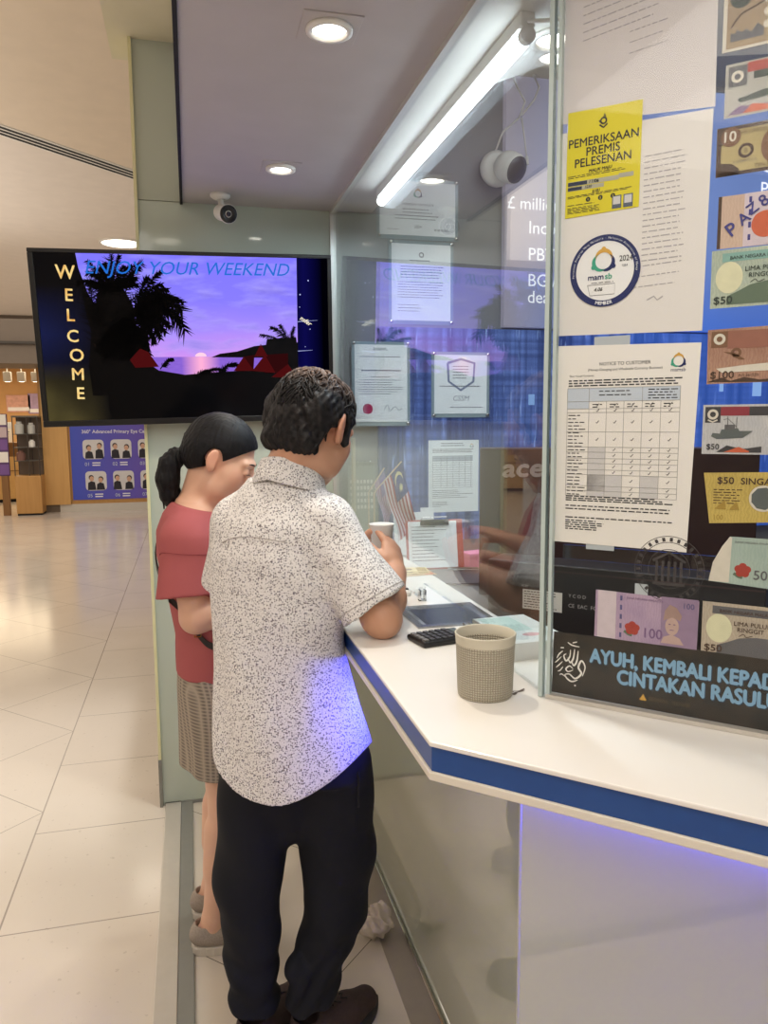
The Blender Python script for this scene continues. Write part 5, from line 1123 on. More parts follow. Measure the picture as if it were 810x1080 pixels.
# yoke seam and hem seam as raised lines, collar as folded band
from mathutils.bvhtree import BVHTree
bvh_s = BVHTree.FromPolygons([v.co.copy() for v in sh_.data.vertices], [tuple(p.vertices) for p in sh_.data.polygons])
def on_surf(bvh, p, off=.001):
    h = bvh.find_nearest(Vector(p)); return h[0]+h[1]*off
def seam(name, pts, r, m, parent, bvh, off=.0008): return MB().tube([on_surf(bvh, p, off) for p in pts], r, 6).build(name, m, parent, smooth=True)
M_SEAM = mat('shirt seam shade', rgb(176, 170, 166), .8)
C0 = np.array([.19, 1.74, 0])
seam('yoke_seam', [tuple(C0-fv*.14+rv*(-.125+.21*i/40)+np.array([0, 0, 1.300+.010*math.cos(PI*(i-20)/40)])) for i in range(41)], .0011, M_SEAM, sh_, bvh_s)
cuff = []
for i in range(33):
    a = 2*PI*i/32; e1 = np.cross(dS, fv); e1 /= np.linalg.norm(e1); e2 = np.cross(dS, e1); cuff.append(tuple(SHR+dS*.205+(e1*math.cos(a)+e2*math.sin(a))*.075))
seam('cuff_seam', cuff, .001, M_SEAM, sh_, bvh_s)
cb = MB(); n = 48; vs = []
tl = rotm(40, 14)
for row, (rr, zz) in enumerate(((.0625, -.018), (.0630, .030), (.0655, .0335), (.069, .031), (.082, -.020), (.0805, -.022), (.066, .024))):
    for i in range(n+1):
        a = R(18)+R(324)*i/n; px = rr*math.sin(a)*1.0; py = rr*math.cos(a)*1.08
        drop = .030*max(0, math.cos(a))**1 if row in (4, 5) else 0
        side = .016*abs(math.sin(a)) if row in (4, 5) else 0
        w_ = np.array([.220, 1.752, 1.421])+tl @ np.array([px*(1+.12*(row in (4, 5))), py, zz-drop-side]); vs.append(tuple(w_))
fs = [(r_*(n+1)+i, r_*(n+1)+i+1, (r_+1)*(n+1)+i+1, (r_+1)*(n+1)+i) for r_ in range(6) for i in range(n)]
cb.add(vs, fs).build('collar', M_SHIRT, sh_, smooth=True)
# trousers
t = NT('black trousers'); M_TROU = t.bsdf(t.mix(t.noise(7), rgb(15, 17, 23), rgb(25, 27, 34)), .75, 0, .25, bump=t.noise(320, 2), bstr=.15)
s = Sdf((-.06, 1.50, .05), (.50, 1.98, .98), .0045)
s.loft([(.74, .20, 1.722, .164, .128, yr), (.86, .195, 1.722, .152, .118, yr), (.95, .19, 1.727, .14, .108, yr)], .02)
s.cap((.205, 1.73, .70), (.198, 1.735, .60), .085, .052, .06); s.cap(HIPL+np.array([.004, 0, -.05]), KNL, .090, .080, .03); s.cap(HIPR+np.array([.020, 0, -.05]), KNR+np.array([.016, 0, .06]), .096, .086, .03); s.cap(KNR+np.array([.012, 0, .06]), KNR+np.array([.006, 0, -.1]), .084, .076, .03)
s.cap(KNL, ANL+np.array([.004, .004, .06]), .078, .056, .02); s.cap(KNR+np.array([.006, 0, -.1]), ANR+np.array([.006, .002, .06]), .076, .054, .02)
rr = random.Random(4)
for an, lz in ((ANL, 1), (ANR, 1)):
    for k in range(5): z_ = .14+.026*k; s.cap(an+np.array([-.026, -.02, z_-.10+rr.uniform(-.01, .01)]), an+np.array([.030, .016, z_-.10+rr.uniform(-.015, .015)]), .028, .022, .015)
def tf(X, Y, Z): 
    low = np.clip((.42-Z)*4, 0, 1); return .005*np.sin(75*Z+9*np.sin(14*X)+7*Y)*low+.003*np.sin(30*Z+30*X-20*Y)
s.displace(tf); s.displace(wrinkle(8, .0035, 16)); s.cut(lambda X, Y, Z: .136+.010*np.sin(30*X)-Z); s.cut(lambda X, Y, Z: Z-.90)
tr = s.mesh('trousers', M_TROU, 2); tr.parent = man
bvh_t = BVHTree.FromPolygons([v.co.copy() for v in tr.data.vertices], [tuple(p.vertices) for p in tr.data.polygons])
pk = [np.array([.365, 1.60, .765-.10*q])+np.array([.004*q-.01, -.02*q, 0]) for q in np.linspace(0, 1, 10)]
seam('pocket_edge', [tuple(p) for p in pk], .003, mat('black pocket welt', rgb(9, 10, 14), .8), tr, bvh_t, .001)
# hair
def hair_mat(name, dark, light, crown=None, f=(120, 30, 120)):
    t = NT(name); x, y, z = axis(t, t.coords()); n = t.noise(1, 4, mapping=f); n2 = t.noise(18, 3)
    c = t.mix(t.ramp(n, [(.35, (0, 0, 0)), (.7, (1, 1, 1))]), dark, light)
    if crown:
        k = t.math('MULTIPLY', t.math('MINIMUM', t.math('MAXIMUM', t.math('DIVIDE', t.math('SUBTRACT', t.math('ADD', z, t.math('MULTIPLY', t.math('SUBTRACT', n2, .5), .05)), .056), .045), 0.), 1.), .8)
        c = t.mix(k, c, t.mix(t.ramp(n, [(.4, (0, 0, 0)), (.6, (1, 1, 1))]), crown[0], crown[1]))
    return t.bsdf(c, .6, 0, .25, bump=n, bstr=.35, bdist=.003)
def hairpiece(name, c, Rm, fn, m, res=.0032, ext=.15, sc=1.):
    s_ = Sdf((-ext,)*3, (ext,)*3, res); fn(s_); o = s_.mesh(name, m, 1); o.matrix_world = Matrix([[*Rm[i], c[i]] for i in range(3)]+[[0, 0, 0, 1]]) @ Matrix.Scale(sc, 4); return o
def strands(amp, f, seed):
    r_ = np.random.default_rng(seed); ph = r_.uniform(0, 6.28, 12); fr_ = r_.uniform(.6, 1.5, 12)*f
    def fn(X, Y, Z):
        a = np.arctan2(X, -Y); out = 0
        for i in range(12): out = out+np.sin(fr_[i]*(a*.09+.18*Z*math.sin(i)+.03*np.sin(20*Z+ph[i]))+ph[i])
        return amp*out/4
    return fn
def man_hair(s_):
    s_.ell((0, -.012, .030), (.0785, .0995, .092), k=.0)
    s_.ell((0, -.040, -.010), (.079, .074, .078), k=.02); s_.cap((-.045, -.070, -.056), (.045, -.070, -.056), .027, .027, .02)
    for sx in (-1, 1): s_.cap((sx*.070, .015, .03), (sx*.071, .028, -.022), .013, .010, .012); s_.ell((sx*.066, -.05, .01), (.022, .045, .055), k=.02)
    def lim(X, Y, Z):
        face = np.minimum(Y-.045-.20*np.clip(Z-.05, -1, .04), .072-Z)       # open the face below the front hairline
        face = np.where(Y > .03, np.minimum(Y-.042+.0*Z, .075-.15*np.abs(X)-Z), -1)
        ear = .0215-np.sqrt(((Y+.006)*1.0)**2+((Z+.004)*.66)**2); ear = np.where(np.abs(X) > .066, ear, -1)
        behind = np.where((Y > -.045) & (Y < .012) & (np.abs(X) > .055), (-.012-Z), -1)
        nape = (-.090+.10*np.clip(np.abs(X)-.02, 0, .06))-Z
        return np.maximum(np.maximum(face, nape), np.maximum(ear, behind))
    s_.displace(strands(.0022, 330, 5)); s_.displace(wrinkle(2, .0035, 60)); s_.cut(lim)
hr = hairpiece('hair', HC, HR, man_hair, hair_mat('thinning black hair', rgb(10, 9, 10), rgb(40, 36, 37), (rgb(84, 64, 54), rgb(136, 108, 92))), sc=1.04); hr.parent = man
def locks(name, parent, m, specs):
    """tapered locks lying on the scalp; specs: lists of (point, radius) in head space"""
    mb = MB()
    for P_, r_ in specs: mb.tube(P_, r_, 5)
    return mb.build(name, m, parent, smooth=True)
rl = random.Random(11); specs = []
for _ in range(760):
    ph = rl.uniform(-2.25, 2.25); th = rl.uniform(.5, 2.0); L_ = rl.uniform(.035, .06); P_ = []; R_ = []; sw = rl.uniform(-.5, .5); lift = rl.uniform(.0, .005)
    ok = True
    for i in range(7):
        q = i/6; t_ = th+q*L_/.095; p_ = ph+sw*q*.5+.10*math.sin(q*5+ph*7); rr_ = 1.0+(lift+.004*q*(1-q)*4+.005*max(0, math.sin(t_)-.6))/.09
        x_, y_, z_ = .0775*math.sin(t_)*math.sin(p_)*rr_, -.012-.0985*math.sin(t_)*math.cos(p_)*rr_, .030+.091*math.cos(t_)*rr_
        if z_ < .0: y_ = y_*(1-.08*min(1, -z_/.06)); x_ = x_*(1-.05*min(1, -z_/.06))
        if abs(x_) > .062 and -.03 < y_ < .022 and z_ < .030: ok = False
        if y_ > .045 or z_ < -.10: ok = False
        P_.append((x_, y_, z_)); R_.append(.0030*(1-.85*q**2))
    if ok: specs.append((P_, R_))
lk = locks('hair_locks', hr, hair_mat('dark locks', rgb(8, 7, 8), rgb(36, 32, 33), (rgb(66, 50, 44), rgb(118, 94, 80))), specs)
hr['label'] = 'black hair thinning to brown at the crown'
# eyebrows
def brows(c, Rm, sc, parent, m):
    bv = BVHTree.FromPolygons([v.co.copy() for v in parent.data.vertices], [tuple(p.vertices) for p in parent.data.polygons])
    W = lambda p: tuple(np.array(c)+Rm @ (np.array(p)*sc))
    for sx in (-1, 1):
        br = [(sx*.014, .105, .024), (sx*.021, .103, .027), (sx*.028, .101, .029), (sx*.036, .096, .029), (sx*.044, .090, .026)]
        MB().tube([on_surf(bv, W(p), .0002) for p in br], [.0016, .0022, .0022, .0018, .0008], 6).build('eyebrow', m, parent, smooth=True)
        ls = [(sx*.020, .100, -.006), (sx*.026, .101, -.0085), (sx*.032, .101, -.0095), (sx*.039, .098, -.009), (sx*.0455, .092, -.007)]
        MB().tube([on_surf(bv, W(p), .0002) for p in ls], [.0006, .0011, .0013, .0012, .0007], 6).build('eyelash', m, parent, smooth=True)
M_BROW = mat('black brow hair', rgb(34, 26, 24), .6); brows(HC, HR, 1.04, man, M_BROW)
# shoes
def shoe(c, yaw, L, sc, m_up, m_sole, parent, lace, label=None, rib=False, collar=.092):
    """c: heel centre on the floor"""
    Rm = rotm(yaw); c = np.array(c); P = lambda x, y, z: c+Rm @ np.array([x*sc, y, z*sc])
    def outline(y): q = y/L; return (.031+.014*math.sin(PI*min(1, max(0, (q-.15)/.85)))**.8)*(math.sqrt(max(0, 1-((q-.72)/.285)**2)) if q > .72 else math.sqrt(max(0, 1-((.14-q)/.15)**2)) if q < .14 else 1)
    mb = MB(); ys = [-.002*0+L*(1-math.cos(PI*i/30))/2 for i in range(31)]; left = [(-outline(y)-.002, y) for y in ys]; right = [(outline(y)+.002, y) for y in reversed(ys)]; pts = left+right[1:-1]
    vs = []; 
    for zi, g in ((0, .97), (.006, 1.02), (.024, 1.02), (.028, .97)):
        for k, (x, y) in enumerate(pts):
            toe = .012*max(0, (y/L-.72)/.28)**2; gg = g*(1-.05*(k % 2)) if rib and zi in (.006, .024) else g
            vs.append(tuple(P(x*gg, L/2+(y-L/2)*(gg if rib else g), zi+toe)))
    n_ = len(pts); mb.add(vs, [tuple(range(n_-1, -1, -1)), tuple(range(3*n_, 4*n_))]+[(r_*n_+i, r_*n_+(i+1) % n_, (r_+1)*n_+(i+1) % n_, (r_+1)*n_+i) for r_ in range(3) for i in range(n_)])
    s_ = Sdf(np.minimum(c, P(0, L, 0))-.09, np.maximum(c, P(0, L, 0))+np.array([.09, .09, .15]), .0032)
    for q0, q1, r0, r1, z0, z1 in ((.05, .3, .032, .036, .055, .055), (.3, .62, .038, .040, .05, .046), (.62, .86, .040, .033, .042, .040)): s_.cap(P(0, L*q0+.01, z0), P(0, L*q1, z1), r0*sc, r1*sc, .02)
    s_.cap(P(0, L*.19, .06), P(0, L*.15, collar), .037*sc, .034*sc, .02); s_.cap(P(0, L*.34, .07), P(0, L*.6, .05), .028*sc, .026*sc, .025); s_.cap(P(0, L*.16, collar-.012), P(0, L*.16, collar+.05), .028*sc, .03*sc, .004, 'cut')
    s_.cut(lambda X, Y, Z: (c[2]+.022)-Z)
    up = s_.mesh('shoe', m_up, 2); up.parent = parent
    if label: up['label'] = label
    mb.build('sole', m_sole, up, smooth=not rib)
    bv = BVHTree.FromPolygons([v.co.copy() for v in up.data.vertices], [tuple(p.vertices) for p in up.data.polygons])
    for k in range(4):
        q = .38+.07*k; MB().tube([on_surf(bv, tuple(P(-.022+.044*i/8, L*q+.006*math.sin(i), .12))) for i in range(9)], .0022, 6).build('lace', lace, up, smooth=True)
    return up
t = NT('dark brown mesh'); M_SHOEM = t.bsdf(t.mix(t.noise(160, 2), rgb(40, 27, 27), rgb(62, 44, 42)), .7, bump=t.noise(300), bstr=.3)
M_SOLEM = mat('black rubber', rgb(26, 24, 25), .6); LACE = mat('black lace', rgb(18, 17, 18), .7)
def heel(an, yaw): f_ = np.array([math.sin(R(yaw)), math.cos(R(yaw)), 0]); q = an-f_*.055; return (q[0], q[1], 0.0)
shoe(heel(ANR, 60), 60, .275, 1.05, M_SHOEM, M_SOLEM, man, LACE); shoe(heel(ANL, 42), 42, .275, 1.05, M_SHOEM, M_SOLEM, man, LACE)
# plastic cup in his right hand
pcv = WRR+dR/np.linalg.norm(dR)*.080; cu = pcv+PN/np.linalg.norm(PN)*.040+np.array([.012, .010, .030])
e = MB().lathe([(0, -.036), (.024, -.036), (.031, .034), (.0325, .036), (.0295, .034), (.023, -.033), (0, -.033)], 32).build('paper_cup', mat('white cup', rgb(232, 234, 232), .4), M=Matrix.Translation(tuple(cu)), smooth=True); tag(e, 'small white cup held in the right hand of the man in the speckled shirt', 'cup')

# ============================================================ the woman
YW = 92; rw = np.array([math.cos(R(YW)), -math.sin(R(YW)), 0]); fw_ = np.array([math.sin(R(YW)), math.cos(R(YW)), 0]); yw2 = R(YW)
WC = np.array([.084, 2.175, 1.446]); WR_ = rotm(103, 27, 0)
rings = [(.835, .052, 2.22, .165, .112, yw2), (.95, .050, 2.22, .158, .106, yw2), (1.08, .038, 2.21, .160, .112, yw2), (1.18, .018, 2.20, .165, .114, yw2), (1.25, .008, 2.195, .158, .104, yw2), (1.30, .004, 2.19, .120, .082, yw2), (1.33, .006, 2.188, .080, .062, yw2)]
SR, ER, WRr = np.array([-.022, 2.062, 1.235]), np.array([.000, 2.040, 1.035]), np.array([.20, 2.06, 1.045])
SL, EL2, WL2 = np.array([-.012, 2.33, 1.235]), np.array([.03, 2.38, 1.03]), np.array([.22, 2.33, 1.10])
s = Sdf((-.17, 1.93, -.02), (.40, 2.50, 1.64), .0042)
s.loft([(z, x, y, a-.018, b-.018, w_) for z, x, y, a, b, w_ in rings], .02); head(s, WC, WR_, .97, True)
WN = np.array([.006, 2.188, 1.30]); s.cap(WN, WC+WR_ @ np.array([0, -.025, -.055]), .050, .046, .03); s.cap(WC+WR_ @ np.array([0, .02, -.085]), WN+np.array([.02, 0, .01]), .03, .036, .03)
s.cap(WN+np.array([0, 0, -.03]), SR, .045, .040, .03); s.cap(WN+np.array([0, 0, -.03]), SL, .045, .040, .03)
H1, H2 = np.array([.058, 2.15, .78]), np.array([.058, 2.30, .78]); K1, K2 = np.array([.066, 2.15, .45]), np.array([.062, 2.30, .45]); A1, A2 = np.array([.018, 2.165, .095]), np.array([.02, 2.325, .095])
for a, b, r0, r1 in ((SR, ER, .045, .041), (SL, EL2, .043, .038), (ER, WRr, .040, .025), (EL2, WL2, .037, .024), (H1, K1, .075, .05), (H2, K2, .075, .05), (K1, A1, .048, .031), (K2, A2, .048, .031)): s.cap(a, b, r0, r1, .018)
for K_, A_ in ((K1, A1), (K2, A2)): s.cap(K_*.8+A_*.2+np.array([-.012, 0, 0]), K_*.45+A_*.55+np.array([-.008, 0, 0]), .043, .037, .02)
hand(s, WRr, WRr-ER, np.array([0, .3, -1]), np.array([.1, 1, 0]), .92, .55); hand(s, WL2, WL2-EL2, np.array([0, -.3, -1]), np.array([0, -1, 0]), .92, .55)
for an in (A1, A2):
    s.cap(an+np.array([-.03, 0, -.045]), an+np.array([.13, 0, -.062]), .030, .022, .02); s.cap(an, an-np.array([0, 0, .045]), .031, .032, .02)
wo = s.mesh('person', M_SKINW, 2, color=tintfn(WC, WR_, .97, (.88, .5, .5), .16)); tag(wo, 'woman with a black ponytail in a pink top and grey checked shorts', 'person')
# pink top
t = NT('dusty pink jersey'); M_PINK = t.bsdf(t.mix(t.noise(5), rgb(158, 82, 84), rgb(178, 98, 99)), .85, 0, .2, bump=t.noise(240, 2), bstr=.12)
s = Sdf((-.18, 1.92, .80), (.30, 2.52, 1.38), .004); s.loft(rings, .02); s.cap(WN+np.array([0, 0, -.028]), SR, .050, .052, .04); s.cap(WN+np.array([0, 0, -.028]), SL, .050, .052, .04)
sleeve(s, SR+np.array([-.004, 0, 0]), ER+np.array([-.022, -.01, 0]), .054, .080, .72, (0, 0, 0), .03, (0, 1, 0), .8); sleeve(s, SL, EL2, .054, .072, .75)
s.displace(wrinkle(12, .004, 18)); s.displace(lambda X, Y, Z: .003*np.sin(55*X+16*Z)*np.clip((1.15-Z)*5, 0, 1))
def hemw(X, Y, Z): return .84-Z
s.cut(hemw)
s.cut(lambda X, Y, Z: np.where(np.sqrt((X-.028)**2+(Y-2.185)**2) < .12, Z-(1.315-.25*(X-.006)), -1))
tp = s.mesh('pink_top', M_PINK, 2); tp.parent = wo
bvh_w = BVHTree.FromPolygons([v.co.copy() for v in tp.data.vertices], [tuple(p.vertices) for p in tp.data.polygons])
seam('shoulder_seam', [(-.075+.010*i, 2.065-.004*abs(i-5), 1.205+.006*math.sin(i*.4)) for i in range(11)], .0012, mat('pink seam shade', rgb(140, 60, 64), .8), tp, bvh_w)
# checked shorts
t = NT('grey check cloth'); x, y, z = axis(t, t.coords())
ch1 = t.math('ABSOLUTE', t.math('SINE', t.math('MULTIPLY', z, 330))); ch2 = t.math('ABSOLUTE', t.math('SINE', t.math('MULTIPLY', t.math('ADD', x, t.math('MULTIPLY', y, .8)), 330)))
M_CHK = t.bsdf(t.mix(t.math('MULTIPLY', ch1, ch2), rgb(172, 160, 144), rgb(112, 104, 96)), .85, 0, .2)
s = Sdf((-.18, 1.98, .53), (.30, 2.48, .93), .004)
s.loft([(.50, .060, 2.225, .172, .118, yw2), (.70, .060, 2.222, .172, .118, yw2), (.80, .056, 2.22, .165, .114, yw2), (.90, .052, 2.22, .15, .104, yw2)], .01)
s.displace(wrinkle(22, .004, 15)); s.displace(lambda X, Y, Z: .005*np.sin(60*Y+20*X)*np.clip((.85-Z)*4, 0, 1)); s.cut(lambda X, Y, Z: .565-Z)
s.cap((.06, 2.235, .50), (.06, 2.235, .62), .012, .004, .01, 'cut', flat=(1, 0, 0), ratio=14)
sk = s.mesh('checked_shorts', M_CHK, 2); sk.parent = wo
# hair
def woman_hair(s_):
    s_.ell((0, -.014, .030), (.080, .101, .092), k=0); s_.ell((0, -.040, .0), (.078, .074, .074), k=.02)
    s_.cap((0, -.085, -.03), (0, -.108, -.045), .026, .018, .014)
    def lim(X, Y, Z):
        L = .062-.9*np.clip(.03-Y, -1, .06)*0
        face = np.minimum(Y-(.018+.62*np.clip(Z-.0, 0, .06)), .085-Z); face = np.where(Y > -.01, face, -1)
        face = np.minimum(Y-.010-.95*np.clip(Z+.005, 0, .2), .2)
        ear = .024-np.sqrt((Y+.008)**2+((Z+.006)*.72)**2); ear = np.where(np.abs(X) > .060, ear, -1)
        under = (-.030-.75*np.clip(-Y-.02, 0, .06))-Z
        return np.maximum(np.maximum(face, under), ear)
    s_.displace(strands(.0012, 420, 9)); s_.cut(lim)
M_HAIRW = hair_mat('smooth black hair', rgb(5, 5, 7), rgb(20, 19, 24), None, (160, 12, 60))
h = hairpiece('hair', WC, WR_*1.0, woman_hair, M_HAIRW); h.parent = wo; h['label'] = 'smooth black hair tied back'
# ponytail in world space
s = Sdf((-.17, 2.08, 1.18), (.05, 2.30, 1.52), .0032)
root_ = WC+WR_ @ np.array([0, -.100, -.046]); pts = [root_, root_+np.array([-.016, 0, .003]), root_+np.array([-.032, -.002, -.020]), root_+np.array([-.040, -.004, -.062]), root_+np.array([-.038, -.006, -.105]), root_+np.array([-.024, -.006, -.150])]
for k in range(5): s.cap(pts[k], pts[k+1], (.017, .022, .029, .031, .022)[k], (.022, .029, .031, .022, .006)[k], .012)
r_ = random.Random(3)
for k in range(9): a = pts[3]+np.array([r_.uniform(-.02, .02), r_.uniform(-.02, .02), 0]); s.cap(a, a+np.array([r_.uniform(-.015, .03), r_.uniform(-.012, .012), -r_.uniform(.05, .085)]), .008, .002, .004)
s.displace(lambda X, Y, Z: .0016*np.sin(420*X+180*Y+40*Z)+.001*np.sin(600*Y+90*X))
pt_ = s.mesh('ponytail', M_HAIRW, 1); pt_.parent = wo
tie = MB(); q0 = Vector(tuple(root_+np.array([-.008, 0, .001]))); tie.tube([q0+Vector((0, .021*math.cos(2*PI*i/20), .021*math.sin(2*PI*i/20))) for i in range(21)], .005, 8).build('hair_tie', M_MATTEB, wo, smooth=True)
brows(WC, WR_, .97, wo, M_BROW)
t = NT('grey knit mesh'); M_SHOEW = t.bsdf(t.mix(t.noise(220, 2), rgb(138, 126, 116), rgb(176, 164, 152)), .8, bump=t.noise(300), bstr=.3)
M_SOLEW = mat('off white ribbed sole', rgb(206, 198, 186), .6)
shoe((-.045, 2.165, 0.), 88, .25, .95, M_SHOEW, M_SOLEW, wo, mat('grey lace', rgb(150, 140, 130), .7), None, True, .078); shoe((-.043, 2.325, 0.), 88, .25, .95, M_SHOEW, M_SOLEW, wo, _mc['grey lace'], None, True, .078)
# cross-body bag
M_BAG = mat('dark leather', rgb(34, 28, 28), .4)
e = empty('crossbody_bag', loc=(.17, 2.14, .86)); tag(e, 'dark crossbody bag strap with brass buckle at the waist of the woman in pink', 'bag')
Lb = lambda p: tuple(Vector(p)-Vector((.17, 2.14, .86)))
MB().box(-.03, -.05, -.07, .03, .05, .05).build('pouch', M_BAG, e, bevel=.012, seg=3)
sp_ = []
for p in ((-.10, 2.28, 1.24), (-.11, 2.20, 1.16), (-.10, 2.13, 1.08), (-.05, 2.055, 1.03), (.0, 2.06, .985), (.05, 2.075, .945), (.10, 2.095, .915), (.15, 2.11, .90)): sp_.append(p)
SP = curve([(a, b) for a, b, c_ in sp_], 6); SZ = curve([(i, c_) for i, (a, b, c_) in enumerate(sp_)], 6)
mb = MB(); vs = []
P3 = []
for (a, b), (_, c_) in zip(SP, SZ):
    hh = bvh_w.find_nearest(Vector((a, b, c_))); p = hh[0]+hh[1]*.004 if (hh[3] < .05) else Vector((a, b, c_)); P3.append(Vector(Lb(p)))
for q in P3: vs += [q+Vector((0, 0, .009)), q-Vector((0, 0, .009))]
mb.add(vs, [(2*i, 2*i+1, 2*i+3, 2*i+2) for i in range(len(P3)-1)]); st_ = mb.build('strap', M_BAG, e); so = st_.modifiers.new('thick', 'SOLIDIFY'); so.thickness = .004; so.offset = 1
mid_ = P3[len(P3)*4//7]; MB().tube([mid_+Vector((.012*math.cos(2*PI*i/4+PI/4), -.006, .012*math.sin(2*PI*i/4+PI/4))) for i in range(5)], .0022, 6).build('buckle', mat('brass', rgb(190, 140, 80), .25, 1.), e)
# ------------------------------------------------------------------ lamps, cameras, camera, world
M_LAMP = glow('warm white lamp', (1., .93, .82), 14)
def downlight(x, y, label, group, r=.035):
    e = empty('ceiling_downlight', loc=(x, y, 2.36)); tag(e, label, 'ceiling light', group)
    MB().box(-.062, -.062, -.003, .062, .062, .0)  .build('mounting_plate', M_SOFF, e, bevel=.001)
    MB().lathe([(r+.014, -.003), (r+.014, -.010), (r+.002, -.012), (r, -.004)], 32).build('ring', mat('white plastic ring', rgb(244, 242, 236), .3), e, smooth=True)
    MB().lathe([(0, -.006), (r*.7, -.007), (r, -.005)], 28).build('lens', M_LAMP, e)
    l = bpy.data.lights.new('spot', 'SPOT'); l.energy = 26; l.color = (1, .9, .76); l.spot_size = R(115); l.spot_blend = .7; l.shadow_soft_size = .04
    lo = bpy.data.objects.new('downlight_beam', l); COL.objects.link(lo); lo.location = (x, y, 2.34)
downlight(.312, 1.683, 'square-plated round downlight nearest the front edge of the grey soffit', 'soffit downlights')
downlight(.316, 2.60, 'small round downlight in the grey soffit just before the bullet camera', 'soffit downlights', .034)
e = empty('ceiling_downlight', loc=(.79, 1.62, 2.362)); tag(e, 'round downlight inside the kiosk beside the end of the tube lamp', 'ceiling light')
MB().lathe([(.05, 0), (.05, -.008), (.038, -.01), (.036, -.003)], 32).build('ring', _mc['white plastic ring'], e, smooth=True); MB().lathe([(0, -.005), (.036, -.004)], 28).build('lens', M_LAMP, e)
def mall_light(x, y, label, r=.18):
    e = empty('ceiling_downlight', loc=(x, y, 3.2)); tag(e, label, 'ceiling light', 'round mall ceiling lights')
    MB().lathe([(r+.02, 0), (r+.02, -.012), (r, -.014), (r-.004, -.006)], 40).build('ring', _mc['white plastic ring'], e, smooth=True)
    MB().lathe([(0, -.008), (r-.004, -.007)], 36).build('lens', glow('cream mall lamp', (1, .9, .74), 7), e)
mall_light(-.551, 7.784, 'large round mall ceiling light showing just above the television')
mall_light(-2.75, 14.2, 'round mall ceiling light over the shop front left of the television')
e = empty('ceiling_downlight', loc=(-.121, -.12, 2.92)); tag(e, 'round light under the cream bulkhead, mirrored in the pale wall above the television', 'ceiling light')
MB().lathe([(.13, 0), (.13, -.012), (.112, -.014), (.108, -.006)], 40).build('ring', _mc['white plastic ring'], e, smooth=True); MB().lathe([(0, -.008), (.108, -.007)], 36).build('lens', glow('cream mall lamp', (1, .9, .74), 7), e)
# tube lamp
e = empty('tube_lamp', loc=(.69, 2.15, 2.362)); tag(e, 'long glowing white tube lamp under the ledge inside the glass', 'tube lamp')
MB().box(-.016, -.62, -.03, .016, .62, 0).build('housing', M_WHITE, e, bevel=.003)
MB().tube([(0, -.605, -.044), (0, .605, -.044)], .016, 16).build('tube', glow('cool tube', (.82, .92, 1.), 14), e, smooth=True)
for s in (-1, 1): MB().tube([(0, s*.605, -.044), (0, s*.622, -.044)], .0165, 16).build('end_cap', M_WHITE, e)
MB().tube([(0, -.62, -.02), (.03, -.70, -.05), (.02, -.78, -.01), (.06, -.82, 0)], .004, 8).build('cord', M_WHITE, e)

# bullet camera under the soffit
e = empty('security_camera', loc=(.138, 2.948, 2.36)); tag(e, 'white bullet security camera with black face under the grey soffit', 'security camera')
MB().lathe([(.036, 0), (.036, -.008), (.026, -.016), (.012, -.018)], 28).build('mount', M_WHITE, e, smooth=True)
MB().tube([(0, 0, -.012), (.004, -.006, -.04), (.008, -.02, -.055)], .011, 12).build('arm', M_WHITE, e, smooth=True)
Mc = Matrix.Translation((.012, -.03, -.072)) @ Euler((R(106), 0, R(12))).to_matrix().to_4x4()
MB().lathe([(0, -.06), (.024, -.058), (.029, -.045), (.030, .04), (.033, .052), (.031, .056)], 28, M=Mc).build('housing', M_WHITE, e, smooth=True)
MB().lathe([(.0305, .053), (.0305, .058), (.012, .058), (.011, .052), (0, .051)], 28, M=Mc).build('lens_face', M_BLACK, e, smooth=True)
MB().lathe([(.009, .0585), (.007, .0605), (0, .061)], 16, M=Mc).build('lens', mat('camera lens', rgb(40, 40, 60), .05), e, smooth=True)
# dome camera inside, on the back wall
e = empty('security_camera', loc=(1.243, 3.0498, 2.552)); tag(e, 'white ball security camera with dangling cable seen through the side glass', 'security camera')
Mw = Euler((R(90), 0, 0)).to_matrix().to_4x4()
MB().lathe([(.07, 0), (.07, .018), (.055, .03), (.03, .034)], 32, M=Mw).build('mount', M_WHITE, e, smooth=True)
Mb = Matrix.Translation((.025, -.075, -.01)) @ Euler((R(118), 0, R(28))).to_matrix().to_4x4()
MB().lathe([(0, -.058)]+[(.06*math.sin(a*PI/16), -.06*math.cos(a*PI/16)) for a in range(1, 11)]+[(.058, .03), (.05, .045)], 32, M=Mb).build('housing', M_WHITE, e, smooth=True)
MB().lathe([(.051, .03), (.051, .047), (.03, .054), (0, .057)], 32, M=Mb).build('lens_face', mat('dark camera face', rgb(52, 52, 62), .2), e, smooth=True)
MB().tube([(-.01, -.01, .06), (.02, -.02, .14), (.09, -.02, .20), (.11, -.03, .26), (.07, -.02, .33), (.05, -.01, .42)], .004, 8).tube([(.10, -.02, .21), (.15, -.03, .27), (.17, -.03, .32), (.155, -.02, .36)], .004, 8).tube([(.10, -.02, .2), (.11, -.03, .12), (.12, -.03, .05)], .0035, 8).build('cable', M_WHITE, e, smooth=True)
MB().tube([(.155, -.02, .36), (.15, -.02, .385)], .008, 8).tube([(.12, -.03, .05), (.122, -.03, .02)], .008, 8).build('plug', M_WHITE, e)

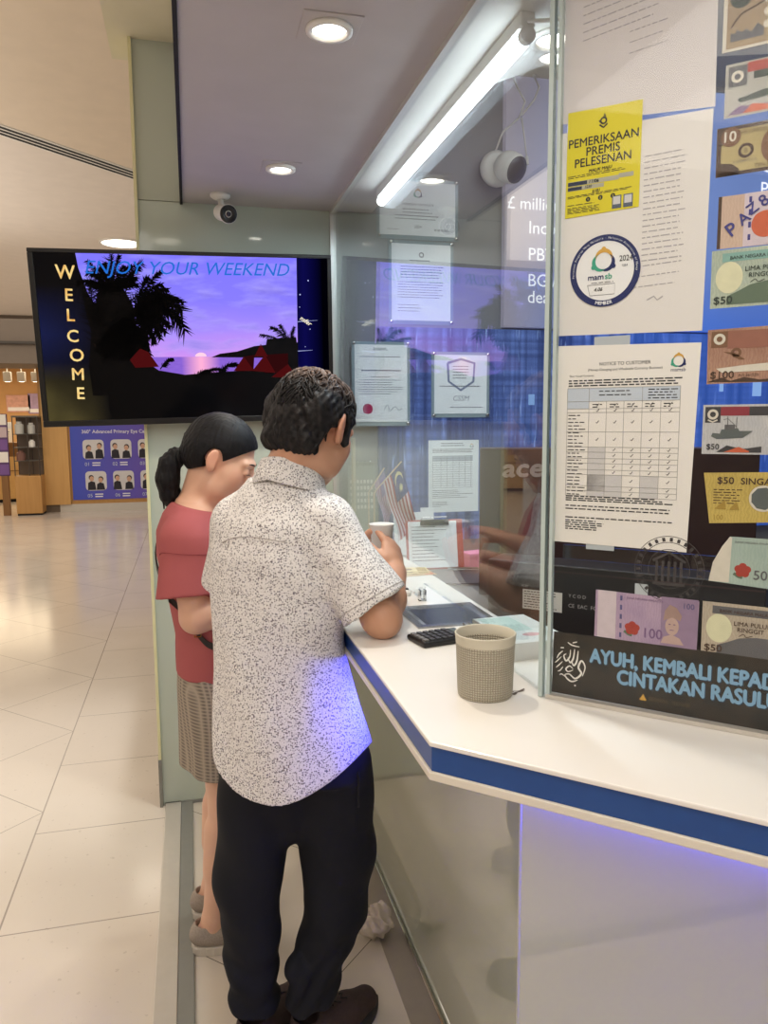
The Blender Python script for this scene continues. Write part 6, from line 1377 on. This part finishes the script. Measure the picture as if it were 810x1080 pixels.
def area(name, loc, size, power, color, rot=(0, 0, 0), sy=None, spread=None):
    l = bpy.data.lights.new(name, 'AREA'); l.energy = power; l.color = color; l.size = size
    if sy: l.shape = 'RECTANGLE'; l.size_y = sy
    if spread: l.spread = spread
    o = bpy.data.objects.new(name, l); COL.objects.link(o); o.location = loc; o.rotation_euler = rot; return o
area('mall_light', (-3, 3.5, 3.15), 4, 76, (1, .93, .84), sy=8)
area('mall_light_rear', (-1.2, -2.2, 3.1), 3, 85, (1, .94, .87), sy=3)
area('mall_light_far', (-3.5, 11.5, 3.15), 5, 140, (1, .91, .8), sy=6)
area('shop_light', (-4, 17.5, 2.7), 4, 170, (1, .82, .56), sy=4)
area('front_fill', (.25, .35, 2.33), .8, 11, (1, .95, .88), sy=.8)  # added fill, unseen, to brighten the papers on the front glass
area('tube_glow', (.70, 2.15, 2.295), .04, 13, (.72, .86, 1), sy=1.2)
area('inner_light', (1.6, 1.9, 2.9), 1.2, 14, (.92, .95, 1), sy=1.2)
# strip under the counter edge, blue, shining out at the customer side
area('ceiling_fill', (-3.2, 4.5, 2.25), 4, 60, (1, .94, .86), rot=(PI, 0, 0), sy=6)  # added fill hanging in mid-air to brighten the mall ceiling; no real fixture
area('blue_led_side', (.53, 1.62, .97), .02, 1.7, (.05, .06, 1), rot=(0, R(72), 0), sy=.35, spread=R(75))
# world
w = bpy.data.worlds.new('mall air'); SC.world = w; w.use_nodes = True
bg = w.node_tree.nodes['Background']; bg.inputs[0].default_value = (1.0, .93, .85, 1); bg.inputs[1].default_value = .47
# camera
cam = bpy.data.cameras.new('camera'); co = bpy.data.objects.new('camera', cam); COL.objects.link(co)
y_, p_, r_ = R(14.09679), R(6.86877), R(-.37775)
fw = Vector((math.sin(y_)*math.cos(p_), math.cos(y_)*math.cos(p_), -math.sin(p_))); rt = Vector((math.cos(y_), -math.sin(y_), 0)); up = rt.cross(fw)
Rr_ = rt*math.cos(r_)+up*math.sin(r_); Uu_ = up*math.cos(r_)-rt*math.sin(r_)
co.matrix_world = Matrix(((Rr_.x, Uu_.x, -fw.x, 0), (Rr_.y, Uu_.y, -fw.y, 0), (Rr_.z, Uu_.z, -fw.z, 1.55), (0, 0, 0, 1)))
cam.sensor_fit = 'VERTICAL'; cam.sensor_height = 24; cam.lens = 811/1080*24; cam.clip_start = .02
SC.camera = co
SC.view_settings.view_transform = 'Standard'; SC.view_settings.look = 'None'; SC.view_settings.exposure = 0
SC.cycles.max_bounces = 10; SC.cycles.transparent_max_bounces = 24; SC.cycles.glossy_bounces = 5; SC.cycles.use_denoising = True
SC.cycles.caustics_reflective = False; SC.cycles.caustics_refractive = False
SC.cycles.sample_clamp_indirect = 6
